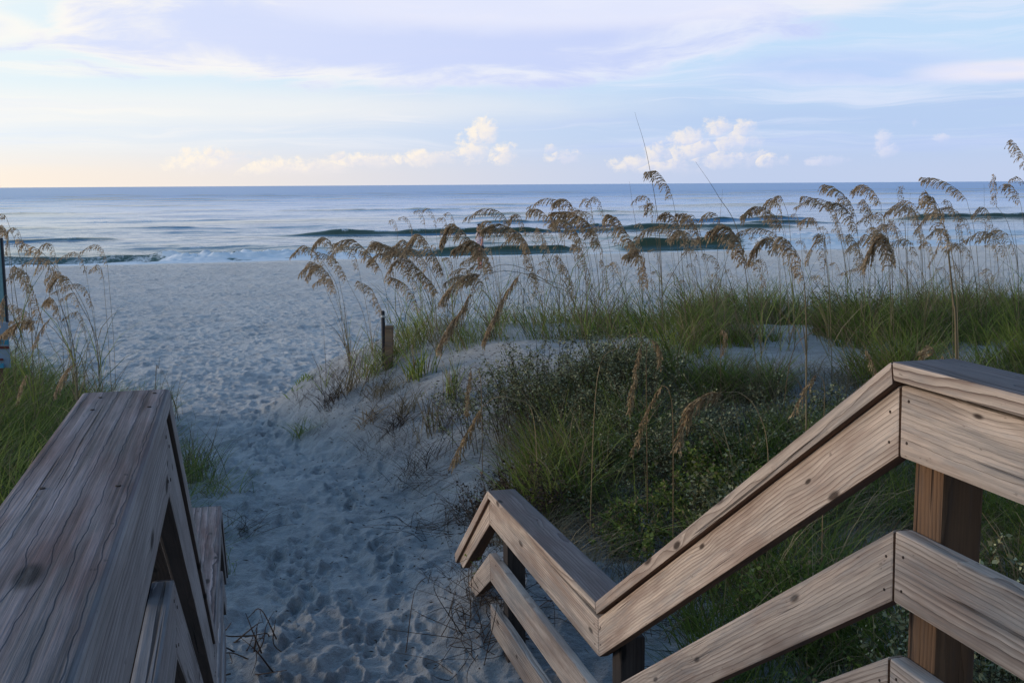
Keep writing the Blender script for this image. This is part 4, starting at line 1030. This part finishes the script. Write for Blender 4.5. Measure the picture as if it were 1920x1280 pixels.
def vine(label, px, py, seed, n=7, mat=None):
    rs = np.random.default_rng(4000+seed); foot = hit(px, py); foot[2] = terrain(foot[0], foot[1])
    g = Geo()
    for k in range(n):
        p = foot+np.array([rs.normal(0, .06), rs.normal(0, .06), rs.uniform(.05, .22)])
        tube(g, crom([foot, (foot+p)/2+rs.normal(0, .02, 3), p], 3), .0016, 3, .3)
        a = rs.uniform(0, 6.28); ax = np.array([math.cos(a), math.sin(a), rs.uniform(-.3, .5)]); sd = np.cross(ax, [0, 0, 1]); s = rs.uniform(.016, .03)
        nn = np.cross(sd, ax)*.15
        g.add([p, p+(ax*.35+sd*.5+nn)*s, p+(ax*.8+sd*.35)*s, p+ax*1.15*s, p+(ax*.8-sd*.35)*s, p+(ax*.35-sd*.5+nn)*s], [[0, 1, 2, 3], [0, 3, 4, 5]], None, rs.uniform(.3, 1))
    o = link('creeper_plant', g.mesh('creeper_plant', foot), [mat or M_bright]); o.location = foot
    tag(o, label, 'plant', 'small bright green plants')


for i, (lb, px, py) in enumerate([
    ('bright yellow-green seedling left of the wilted stems behind the lower rail', 972, 800), ('bright green seedling beside the yellow-green one', 1008, 832),
    ('green broad-leaved plant under the faded straw plume', 1200, 850), ('green creeper on the shaded sand under the faded plume', 1145, 915),
    ('yellowing creeper in front of the sand patch', 1265, 720), ('green creeper leaf at the lower railing end', 905, 1105),
    ('little green sprig on the path beside the low grey rail', 432, 1085)]):
    vine(lb, px, py, i)


# ------------------------------------------------------------------ dead twigs
def tangle(label, px, py, n, size, seed, flat=.5, rad=.0022, dep=None):
    rs = np.random.default_rng(5000+seed); foot = hit(px, py) if dep is None else ground(px, dep, py); foot[2] = terrain(foot[0], foot[1])
    g = Geo()
    for k in range(n):
        b = foot+np.array([rs.normal(0, size*.35), rs.normal(0, size*.35), 0]); b[2] = terrain(b[0], b[1])
        d = rs.normal(0, 1, 3); d[2] = abs(d[2])*flat+.15; d /= np.linalg.norm(d); l = size*rs.uniform(.5, 1.3)
        e = b+d*l; m_ = (b+e)/2+rs.normal(0, .18*l, 3); e[2] = max(e[2]-rs.uniform(0, .3)*l, float(terrain(e[0], e[1]))+.01); m_[2] = max(m_[2], float(terrain(m_[0], m_[1]))+.02)
        C = crom([b, m_, e], 5); tube(g, C, np.linspace(rad, rad*.35, len(C)), 4, rs.uniform(0, 1))
        if rs.random() < .6:
            f = C[6]+rs.normal(0, .25*l, 3); f[2] = max(f[2], float(terrain(f[0], f[1]))+.01)
            tube(g, crom([C[5], (C[5]+f)/2+rs.normal(0, .03, 3), f], 4), np.linspace(rad*.6, rad*.25, 9), 3, rs.uniform(0, 1))
    o = link('dead_twigs', g.mesh('dead_twigs', foot), [M_twig]); o.location = foot
    tag(o, label, 'twigs', 'dead twigs on the sand')


tangle('dry brush lying against the far end of the lower tan rail', 860, 985, 60, .42, 1, .35)
tangle('dead twigs over the boards at the lower tan rail end', 930, 1115, 46, .40, 2, .5, .0026)
tangle('twiggy brush at the sand edge below the lower tan rail', 905, 1200, 40, .40, 3, .5, .0026)
tangle('dark dead branches on the sand beside the grey railing', 470, 1235, 16, .34, 4, .7, .0048)
tangle('thin dead stems on the path edge next to the low grey rail', 440, 1000, 26, .26, 5, .5)
tangle('dark dry brush behind the corner of the lower tan rail', 1010, 900, 70, .36, 6, .8)
tangle('dry brush on shaded sand under the sloping rail', 1330, 1150, 46, .42, 7, .5)
tangle('dry twigs at the dune foot left of the brush by the lower rail', 800, 905, 30, .34, 8, .3, .0018)
tangle('dark dry stems below the middle of the sloping rail', 1260, 1190, 40, .36, 9, .6)
tangle('dead brush on the shaded sand left of the pale arching tuft', 1110, 990, 60, .40, 10, .5)
tangle('dead brush on the shaded sand right of the pale arching tuft', 1300, 1010, 60, .42, 11, .5)
tangle('dry brush between the middle and top sloping rails', 1420, 1085, 50, .40, 12, .5)
shrub('low dark weedy shrub on the shaded sand behind the lower rail', 1225, 6.9, .35, .26, 40, 2600, 14, mat=M_grass, lsz=.026)
shrub('dark weedy shrub under the upper part of the sloping rail', 1490, 5.6, .4, .4, 50, 3200, 15, mat=M_grass, lsz=.026)
shrub('dark weedy shrub under the middle sloping rail near the post', 1560, 4.4, .35, .34, 44, 2600, 16, mat=M_grass, lsz=.024)

# small dark bits on the path
rs = np.random.default_rng(61); n = 3200
p, px, d = view_scatter(n, 430, 1100, 5.0, 13.0, rs)
keep = (p[:, 0] > 0.0) & (p[:, 0] < 2.6); p = p[keep]; n = len(p)
near = rs.random(n) < np.clip(0.16+0.7*sstep(.5, 1.5, p[:, 0]), 0, 1); p = p[near]; n = len(p)
z = terrain(p[:, 0], p[:, 1], True)+.004
a = rs.uniform(0, 6.28, n); L = rs.uniform(.006, .022, n); W = rs.uniform(.002, .006, n)
dx = np.stack([np.cos(a)*L, np.sin(a)*L, rs.normal(0, .003, n)], 1); dy = np.stack([-np.sin(a)*W, np.cos(a)*W, np.zeros(n)], 1)
c = np.column_stack([p, z]); up = np.array([0, 0, .004])
V = np.stack([c-dx, c-dy+up*.4, c+dx, c+dy, c+up*1.6], 1).reshape(-1, 3)
b = (np.arange(n)*5)[:, None, None]
T = (b+np.array([[0, 1, 4], [1, 2, 4], [2, 3, 4], [3, 0, 4]])[None]).reshape(-1, 3)
tag(link('debris', np_mesh('debris', V, [T], {'tint': np.repeat(rs.uniform(0, .5, n), 5)}, False), [M_twig]), 'scattered dark bits of dry plants on the sand path', 'debris', kind='stuff')


# ------------------------------------------------------------------ stakes, sign, person
def box_obj(name, c, half, mat, parent=None, bev=.004, rot=None):
    bm = bmesh.new(); bmesh.ops.create_cube(bm, size=1.0)
    for v in bm.verts: v.co = Vector((v.co.x*2*half[0], v.co.y*2*half[1], v.co.z*2*half[2]))
    bmesh.ops.bevel(bm, geom=bm.edges[:], offset=bev, segments=2, affect='EDGES')
    me = bpy.data.meshes.new(name); bm.to_mesh(me); bm.free()
    o = link(name, me, [mat], parent); o.location = c
    if rot: o.rotation_euler = rot
    return o


M_stake = wood('brown_stake_wood', (0.40, 0.25, 0.15), (0.16, 0.09, 0.05), (0.26, 0.16, 0.09), 0.7, 0.3, 0.6)
M_dark = plain('dark_tarred_pole', (0.035, 0.038, 0.05), .6, .4)
M_band = plain('pale_band', (0.55, 0.55, 0.55), .6)
f = ground(720, 11.5)
t = thing('dark_pole', tuple(f), 'thin dark pole with pale top band on the dune left of a stake', 'pole')
bm = bmesh.new(); bmesh.ops.create_cone(bm, cap_ends=True, segments=14, radius1=.021, radius2=.019, depth=.62); bmesh.ops.bevel(bm, geom=[e for e in bm.edges if abs(e.verts[0].co.z-e.verts[1].co.z) < .01], offset=.004, segments=2, affect='EDGES')
me = bpy.data.meshes.new('pole_shaft'); bm.to_mesh(me); bm.free(); o = link('pole_shaft', me, [M_dark], t); o.location = (0, 0, .20)
top_z = at(717, 581, 11.5)[2]-f[2]; o.location.z = top_z-.31
bm = bmesh.new(); bmesh.ops.create_cone(bm, cap_ends=True, segments=14, radius1=.0235, radius2=.0235, depth=.022)
me = bpy.data.meshes.new('band'); bm.to_mesh(me); bm.free(); o2 = link('band', me, [M_band], t); o2.location = (0, 0, top_z-.055)
f = ground(730, 11.4)
zt_ = at(728, 607, 11.4)[2]-f[2]
t = thing('wooden_stake', tuple(f), 'short tan wooden stake with a pale top beside the dark pole', 'stake')
box_obj('stake_shaft', (0, 0, zt_/2-.06), (.042, .022, zt_/2+.05), M_stake, t, .006, (0, R(2), R(-15)))
box_obj('stake_top', (0.012, 0, zt_-.004), (.031, .018, .006), M_band, t, .003, (0, R(2), R(-15)))
f = ground(1176, 12.2); zt_ = at(1176, 600, 12.2)[2]-f[2]
t = thing('wooden_stake', tuple(f), 'weathered stake end with mossy side half hidden by crest grass, under the curved bare stalk', 'stake')
box_obj('stake_shaft', (0, 0, zt_/2-.05), (.055, .04, zt_/2+.05), M_moss, t, .008, (R(3), R(4), R(20)))
box_obj('stake_face', (.01, -.048, zt_/2), (.03, .006, zt_/2-.02), M_post, t, .003, (R(3), R(4), R(20)))

# sign at the left edge of the picture
M_turq = plain('turquoise_paint', (0.20, 0.38, 0.42), .45, .5, 0, .08, 6)
M_white = plain('white_blue_panel', (0.27, 0.37, 0.50), .5, .4, 0, .15, 8)
M_cyan = plain('cyan_print', (0.05, 0.33, 0.52), .4, .5, 0, .1)
M_maroon = plain('maroon_print', (0.15, 0.03, 0.035), .5, .5, 0, .1)
D = 9.0
f = ground(-20, D)
t = thing('beach_sign', tuple(f), 'painted sign on a brown post cut off by the left picture edge', 'sign')
yawm = -YAW


def sgn(name, x0, x1, y0, y1, thick, mat, dd=0.0, bev=.003, parent=None):
    c = at((x0+x1)/2, (y0+y1)/2, D+dd)-f; pp = parent or t
    if parent: c = c-np.array(parent.location)
    w = (x1-x0)/F*D/2; h = (y1-y0)/F*D/2
    o = box_obj(name, tuple(c), (w, thick, h), mat, pp, bev, None)
    if not parent: o.rotation_euler = (0, 0, yawm)
    else:
        v = Matrix.Rotation(-yawm, 3, 'Z') @ Vector(c); o.location = v
    return o


sgn('post', -22, 7, 690, 860, .045, M_post, .06)
sgn('upper_panel', -70, 7, 448, 604, .012, M_turq, .03)
sgn('panel_edge', 7.2, 10, 446, 606, .016, M_dark, .03)
lp = sgn('lower_panel', -70, 17, 604, 690, .010, M_white, 0)
for (a0, a1, b0, b1, mt) in ((-68, 15, 607, 611, M_maroon), (-68, 16, 637, 646, M_cyan), (-68, 17, 649, 654, M_maroon), (-68, 6, 672, 676, M_maroon), (-68, 7, 681, 690, M_cyan)):
    sgn('printed_stripe', a0, a1, b0, b1, .002, mt, -.0115, .0005, lp)
for k in range(3): sgn('printed_letter', 1+k*4, 3.4+k*4, 614.5, 617.5, .0015, M_dark, -.0115, .0004, lp)


def person():
    D_ = 44.0
    f = ground(900, D_, 505)
    t = thing('person', tuple(f), 'person in a pale patterned shirt standing on the beach, half hidden by sea oat plumes', 'person')
    t.rotation_euler = (0, 0, R(100))
    bm = bmesh.new(); J = {}
    pts = dict(pelvis=(0, 0, .93, .15, .115), belly=(0, 0, 1.08, .15, .11), chest=(0, .01, 1.28, .165, .115), neck0=(0, 0, 1.45, .075, .07), neck=(0, .02, 1.53, .052, .052),
               head=(0, .035, 1.63, .075, .092), crown=(0, .025, 1.72, .066, .08), nose=(0, .115, 1.625, .014, .016), chin=(0, .085, 1.565, .035, .03))
    for s, n in ((1, 'l'), (-1, 'r')):
        pts.update({n+'sh': (.175*s, 0, 1.41, .062, .06), n+'el': (.225*s, -.02, 1.13, .045, .045), n+'wr': (.235*s, .07, .89, .03, .03), n+'ha': (.235*s, .10, .81, .036, .022),
                    n+'hip': (.09*s, 0, .86, .095, .1), n+'kn': (.10*s, .02, .49, .058, .06), n+'an': (.105*s, -.02, .09, .038, .04), n+'to': (.115*s, .14, .03, .04, .028)})
    for k, v in pts.items(): J[k] = bm.verts.new(v[:3])
    E_ = [('pelvis', 'belly'), ('belly', 'chest'), ('chest', 'neck0'), ('neck0', 'neck'), ('neck', 'head'), ('head', 'crown'), ('head', 'nose'), ('head', 'chin')]
    for n in 'lr':
        E_ += [('chest', n+'sh'), (n+'sh', n+'el'), (n+'el', n+'wr'), (n+'wr', n+'ha'), ('pelvis', n+'hip'), (n+'hip', n+'kn'), (n+'kn', n+'an'), (n+'an', n+'to')]
        for q in range(4):
            s = 1 if n == 'l' else -1
            fa = bm.verts.new((.235*s+(q-1.5)*.004, .085+q*.017, .755)); fb = bm.verts.new((.232*s, .088+q*.016, .715+abs(q-1.4)*.008))
            bm.edges.new((J[n+'ha'], fa)); bm.edges.new((fa, fb)); pts['f%s%da' % (n, q)] = (0, 0, 0, .009, .009); pts['f%s%db' % (n, q)] = (0, 0, 0, .007, .007)
        s = 1 if n == 'l' else -1
        fa = bm.verts.new((.215*s, .14, .80)); bm.edges.new((J[n+'ha'], fa)); pts['t%s' % n] = (0, 0, 0, .009, .009)
    for a, b_ in E_: bm.edges.new((J[a], J[b_]))
    me = bpy.data.meshes.new('body'); bm.to_mesh(me); bm.free()
    m_skin = plain('skin', (0.50, 0.24, 0.19), .55, .4, 0, .08)
    o = link('body', me, [m_skin], t)
    md = o.modifiers.new('skin', 'SKIN'); sv = me.skin_vertices[0].data
    rad = list(pts.values())
    # vertices were added joints first, then fingers in order
    order = [v for k, v in pts.items() if not (k[0] == 'f' and k[1] in 'lr') and not (k[0] == 't' and len(k) == 2)]
    fing = []
    for n in 'lr':
        for q in range(4): fing += [(.009, .009), (.007, .007)]
        fing += [(.009, .009)]
    rr_ = [v[3:5] for v in order]+fing
    for i, v in enumerate(sv):
        if i < len(rr_): v.radius = rr_[i]
        v.use_root = (i == 0)
    o.modifiers.new('sub', 'SUBSURF').levels = 2; o.modifiers['sub'].render_levels = 2

    def lathe(name, rings, mat):
        g = Geo(); k = 16; V = []
        for (cx, cy, cz, rx, ry) in rings:
            for j in range(k):
                a = j*2*math.pi/k; V.append((cx+rx*math.cos(a), cy+ry*math.sin(a), cz))
        Q = [[i*k+j, i*k+(j+1) % k, (i+1)*k+(j+1) % k, (i+1)*k+j] for i in range(len(rings)-1) for j in range(k)]
        g.add(V, Q); return g.mesh(name)
    m_sh, nt, b_ = material('patterned_shirt')
    tc = nt.new('ShaderNodeTexCoord'); nz = nt.noise(tc.outputs['Object'], 22, 2, .5)
    nt.put(b_.inputs['Base Color'], nt.mix(nt.ss(nz, .48, .56), (0.52, 0.48, 0.50), (0.22, 0.15, 0.28))); b_.inputs['Roughness'].default_value = .9
    link('shirt', lathe('shirt', [(0, 0, .90, .19, .15), (0, 0, 1.05, .178, .14), (0, .005, 1.25, .20, .145), (0, 0, 1.38, .205, .125), (0, 0, 1.45, .12, .1), (0, 0, 1.48, .08, .08)], m_sh), [m_sh], t)
    for s in (1, -1):
        link('sleeve', lathe('sleeve', [(.15*s, 0, 1.44, .075, .08), (.185*s, -.003, 1.36, .08, .078), (.21*s, -.01, 1.22, .072, .07)], m_sh), [m_sh], t)
        m_so = bpy.data.materials.get('dark_shorts') or plain('dark_shorts', (0.03, 0.03, 0.05), .9)
        link('shorts_leg', lathe('shorts_leg', [(.085*s, 0, .94, .115, .135), (.095*s, 0, .78, .115, .125), (.10*s, .01, .56, .10, .1)], m_so), [m_so], t)
    m_h = plain('dark_hair', (0.02, 0.017, 0.018), .6)
    bm = bmesh.new(); bmesh.ops.create_uvsphere(bm, u_segments=20, v_segments=14, radius=1)
    for v in bm.verts:
        c = v.co.copy(); v.co = Vector((c.x*.088, c.y*.112+.012, c.z*.10+1.70))
        if c.y > .35 and c.z < .35: v.co.y -= (c.y-.35)*.11; v.co.z += .03
        v.co += Vector((math.sin(c.z*30), math.cos(c.x*27), math.sin(c.y*25)))*.003
    me = bpy.data.meshes.new('hair'); bm.to_mesh(me); bm.free(); link('hair', me, [m_h], t)
    for s in (1, -1):
        bm = bmesh.new(); bmesh.ops.create_uvsphere(bm, u_segments=8, v_segments=6, radius=.012)
        me = bpy.data.meshes.new('eye'); bm.to_mesh(me); bm.free(); e = link('eye', me, [M_dark], t); e.location = (.032*s, .112, 1.655)
        bm = bmesh.new(); bmesh.ops.create_uvsphere(bm, u_segments=8, v_segments=6, radius=.03)
        for v in bm.verts: v.co.x *= .4; v.co.y *= .6
        me = bpy.data.meshes.new('ear'); bm.to_mesh(me); bm.free(); e = link('ear', me, [m_skin], t); e.location = (.083*s, .025, 1.635)


person()

# ------------------------------------------------------------------ sky and light
SUN_EL, SUN_AZ = R(8), R(-72)                  # azimuth from +y towards +x
w = bpy.data.worlds.new('World'); SC.world = w; w.use_nodes = True
nt = NT(w.node_tree); bg = nt.nodes['Background']
STR = 0.12
sky = nt.new('ShaderNodeTexSky'); sky.sky_type = 'NISHITA'; sky.sun_disc = False
sky.sun_elevation = SUN_EL; sky.sun_rotation = SUN_AZ; sky.air_density = 1.0; sky.dust_density = 1.2; sky.ozone_density = 1.5
tc = nt.new('ShaderNodeTexCoord')
dx, dy, dz = nt.sep(tc.outputs['Generated'])
az = nt.m('ARCTAN2', dx, dy); el = nt.m('ARCSINE', nt.m('MINIMUM', nt.m('MAXIMUM', dz, -1.0), 1.0))
# angles in units of 1/2100 rad; U = 960 along the view axis, Vv = 0 on the horizon
U = nt.m('ADD', nt.m('MULTIPLY', nt.m('SUBTRACT', az, YAW), 2100.0), 960.0); Vv = nt.m('MULTIPLY', el, 2100.0)


def nz(su, sv, ou=0.0, detail=5, rough=.6, dist=0.0):
    return nt.noise(nt.xyz(nt.m('MULTIPLY', U, 1.0/su), nt.m('MULTIPLY', Vv, 1.0/sv), ou), 1.0, detail, rough, dist)


def L(c): return tuple(v/STR for v in c)


base = nt.scale(sky.outputs[0], 1.0)
leftness = nt.ss(U, 1500, -100)
# tame overhead: unseen sky above the view dimmed to blue, to lower the ambient light
zen = nt.ss(Vv, 250, 1500)
back = nt.ss(nt.m('ABSOLUTE', nt.m('SUBTRACT', az, SUN_AZ)), 1.0, 2.6)
up_col = nt.mix(back, L((0.19, 0.40, 0.72)), L((0.04, 0.10, 0.24)))
mid_col = nt.mix(leftness, L((0.50, 0.65, 0.93)), L((0.90, 0.95, 0.99)))
blue_hi = nt.mix(leftness, L((0.57, 0.76, 1.0)), L((0.84, 0.95, 1.0)))
low = nt.mix(leftness, L((0.56, 0.66, 0.89)), L((1.05, 0.93, 0.80)))
warp = nt.m('SUBTRACT', nt.noise(nt.xyz(nt.m('MULTIPLY', U, 1/520.0), nt.m('MULTIPLY', Vv, 1/110.0), 2.2), 1.0, 3, .55), .5)
V0 = Vv
Vw = nt.m('ADD', nt.m('ADD', Vv, nt.m('MULTIPLY', warp, 95.0)), nt.m('MULTIPLY', U, -.015))
col = nt.mix(nt.ss(Vv, 10, 95), low, mid_col)
col = nt.mix(nt.ss(Vw, 95, 180), col, blue_hi)
col = nt.mix(0.06, col, base)
white = nt.mix(leftness, L((0.80, 0.84, 0.98)), L((1.03, 0.98, 0.90)))
lav = nt.mix(leftness, L((0.57, 0.65, 0.96)), L((0.71, 0.77, 0.99)))


def nzw(su, sv, ou=0.0, detail=5, rough=.6, dist=0.0):
    return nt.noise(nt.xyz(nt.m('MULTIPLY', U, 1.0/su), nt.m('MULTIPLY', Vw, 1.0/sv), ou), 1.0, detail, rough, dist)


streak = nzw(640, 34, 8.2, 7, .62, .3)
col = nt.mix(nt.m('MULTIPLY', nt.m('MULTIPLY', nt.ss(streak, .44, .68), nt.ss(Vv, 45, 90)), .6), col, white)
col = nt.mix(nt.m('MULTIPLY', nt.m('MULTIPLY', nt.ss(nzw(760, 36, 5.7, 6), .48, .66), nt.m('MULTIPLY', nt.ss(Vv, 30, 70), nt.ss(Vv, 230, 150))), .5), col, nt.mix(leftness, L((0.46, 0.58, 0.91)), L((0.76, 0.86, 1.0))))


def bank(cu, cv, ru, rv, seed, soft, amt, inner, rim, rimw=.2, nsc=1.0):
    """one broad cloud bank with a ragged bright rim"""
    global col
    a = nt.m('DIVIDE', nt.m('SUBTRACT', U, cu), ru); b = nt.m('DIVIDE', nt.m('SUBTRACT', Vv, cv), rv)
    d = nt.m('SQRT', nt.m('ADD', nt.m('MULTIPLY', a, a), nt.m('MULTIPLY', b, b)))
    n1 = nzw(300*nsc, 75*nsc, seed, 7, .62, .3)
    d = nt.m('ADD', d, nt.m('MULTIPLY', nt.m('SUBTRACT', n1, .5), 1.1))
    mk = nt.ss(d, 1.0+soft, 1.0-soft)
    rm = nt.ss(d, 1.0-soft-rimw*1.6, 1.0-rimw*.1)
    cc = nt.mix(nt.m('MULTIPLY', rm, nt.ss(n1, .35, .6)), inner, rim)
    col = nt.mix(nt.m('MULTIPLY', mk, amt), col, cc)


bank(1820, 380, 420, 75, 21.0, .25, .85, L((0.58, 0.66, 0.95)), L((0.90, 0.88, 0.97)))
bank(1530, 338, 120, 40, 29.0, .6, .85, L((0.97, 0.91, 0.93)), L((0.99, 0.93, 0.92)), .2, .6)
bank(780, 275, 700, 98, 11.0, .10, .92, lav, white, .25)
bank(1050, 325, 520, 46, 14.0, .45, .75, L((0.82, 0.85, 1.0)), L((0.90, 0.89, 0.98)))
bank(1600, 200, 260, 32, 17.0, .5, .6, L((0.50, 0.62, 0.95)), L((0.62, 0.71, 0.97)))
bank(20, 262, 130, 34, 19.0, .3, .8, L((0.72, 0.80, 0.98)), L((1.03, 0.98, 0.90)), .3)
bank(360, 138, 640, 26, 23.0, .9, .5, L((0.98, 0.95, 0.90)), L((1.03, 0.98, 0.90)), .3)
bank(1820, 185, 130, 16, 27.0, .5, .8, L((0.82, 0.82, 0.97)), L((0.95, 0.88, 0.90)), .3, .5)


def cumulus(lobes, seed, lit, shade, amt=.95):
    """towering cloud: union of lobes (u, v, ru, rv), ragged by noise"""
    global col
    n = nz(26, 23, seed, 8, .66, .25); n2 = nz(60, 34, seed+3, 4, .6)
    mk = None; lt = None
    for (cu, cv, ru, rv) in lobes:
        a = nt.m('DIVIDE', nt.m('SUBTRACT', U, cu), ru); b = nt.m('DIVIDE', nt.m('SUBTRACT', Vv, cv), rv)
        d = nt.m('SUBTRACT', 1.0, nt.m('ADD', nt.m('MULTIPLY', a, a), nt.m('MULTIPLY', b, b)))
        l_ = nt.m('ADD', nt.m('MULTIPLY', a, -.35), nt.m('MULTIPLY', b, .3))
        if mk is None: mk, lt = d, l_
        else:
            g_ = nt.m('GREATER_THAN', d, mk); lt = nt.m('ADD', nt.m('MULTIPLY', g_, l_), nt.m('MULTIPLY', nt.m('SUBTRACT', 1.0, g_), lt)); mk = nt.m('MAXIMUM', mk, d)
    e = nt.m('ADD', mk, nt.m('MULTIPLY', nt.m('SUBTRACT', n, .5), 5.2))
    fade = nt.lin(nt.ss(nt.m('ADD', lt, nt.m('MULTIPLY', nt.m('SUBTRACT', n2, .5), 1.2)), -.5, .2), 0, 1, .3, 1.0)
    alpha = nt.m('MULTIPLY', nt.m('MULTIPLY', nt.ss(e, -.3, 1.05), nt.ss(Vv, 4, 40)), fade)
    li = nt.ss(nt.m('ADD', nt.m('ADD', lt, nt.m('MULTIPLY', nt.m('SUBTRACT', n, .5), 1.6)), nt.m('MULTIPLY', nt.m('SUBTRACT', n2, .5), .8)), -.25, .45)
    col = nt.mix(nt.m('MULTIPLY', alpha, amt), col, nt.mix(li, shade, lit))


cumulus([(420, 42, 80, 26), (415, 58, 14, 14), (560, 30, 130, 20), (690, 44, 75, 16), (800, 48, 75, 16), (890, 62, 36, 24), (912, 95, 26, 34), (900, 85, 36, 22), (945, 55, 30, 22), (640, 52, 22, 10)], 31.0, L((1.03, 0.93, 0.80)), L((0.88, 0.83, 0.84)), .9)
cumulus([(1034, 64, 13, 9), (1060, 50, 34, 12), (1190, 36, 50, 16), (1230, 50, 32, 22), (1285, 80, 34, 26), (1300, 60, 60, 26), (1340, 96, 30, 22), (1385, 96, 22, 20), (1365, 70, 50, 28), (1240, 30, 90, 18), (1430, 40, 34, 14), (1350, 45, 90, 20)], 37.0, L((0.99, 0.90, 0.81)), L((0.76, 0.76, 0.89)), .75)
cumulus([(1625, 70, 16, 24), (1630, 55, 24, 14), (1676, 102, 9, 8), (1530, 38, 40, 10), (1720, 74, 16, 8)], 43.0, L((0.88, 0.84, 0.91)), L((0.70, 0.73, 0.93)), .5)

# sunrise glow low on the left, outside the frame
ga = nt.m('SUBTRACT', az, SUN_AZ)
glow = nt.m('MULTIPLY', nt.m('EXPONENT', nt.m('MULTIPLY', nt.m('MULTIPLY', ga, ga), -2.4)), nt.m('EXPONENT', nt.m('MULTIPLY', nt.m('MAXIMUM', el, 0.0), -4.0)))
addg = nt.new('ShaderNodeVectorMath', operation='ADD')
nt.put(addg.inputs[0], nt.mix(zen, col, up_col))
nt.put(addg.inputs[1], nt.scale(nt.xyz(*L((1.45, 1.15, 0.85))), nt.m('MULTIPLY', glow, nt.ss(U, 250, -700))))
nt.put(bg.inputs['Color'], addg.outputs[0]); bg.inputs['Strength'].default_value = STR

sl = bpy.data.lights.new('sun', 'SUN'); so = bpy.data.objects.new('sun', sl); COL.objects.link(so)
sl.energy = 1.5; sl.angle = R(13); sl.color = (1.0, 0.82, 0.64)
sd_ = Vector((math.sin(SUN_AZ)*math.cos(SUN_EL), math.cos(SUN_AZ)*math.cos(SUN_EL), math.sin(SUN_EL)))
so.rotation_euler = (-sd_).to_track_quat('-Z', 'Y').to_euler()
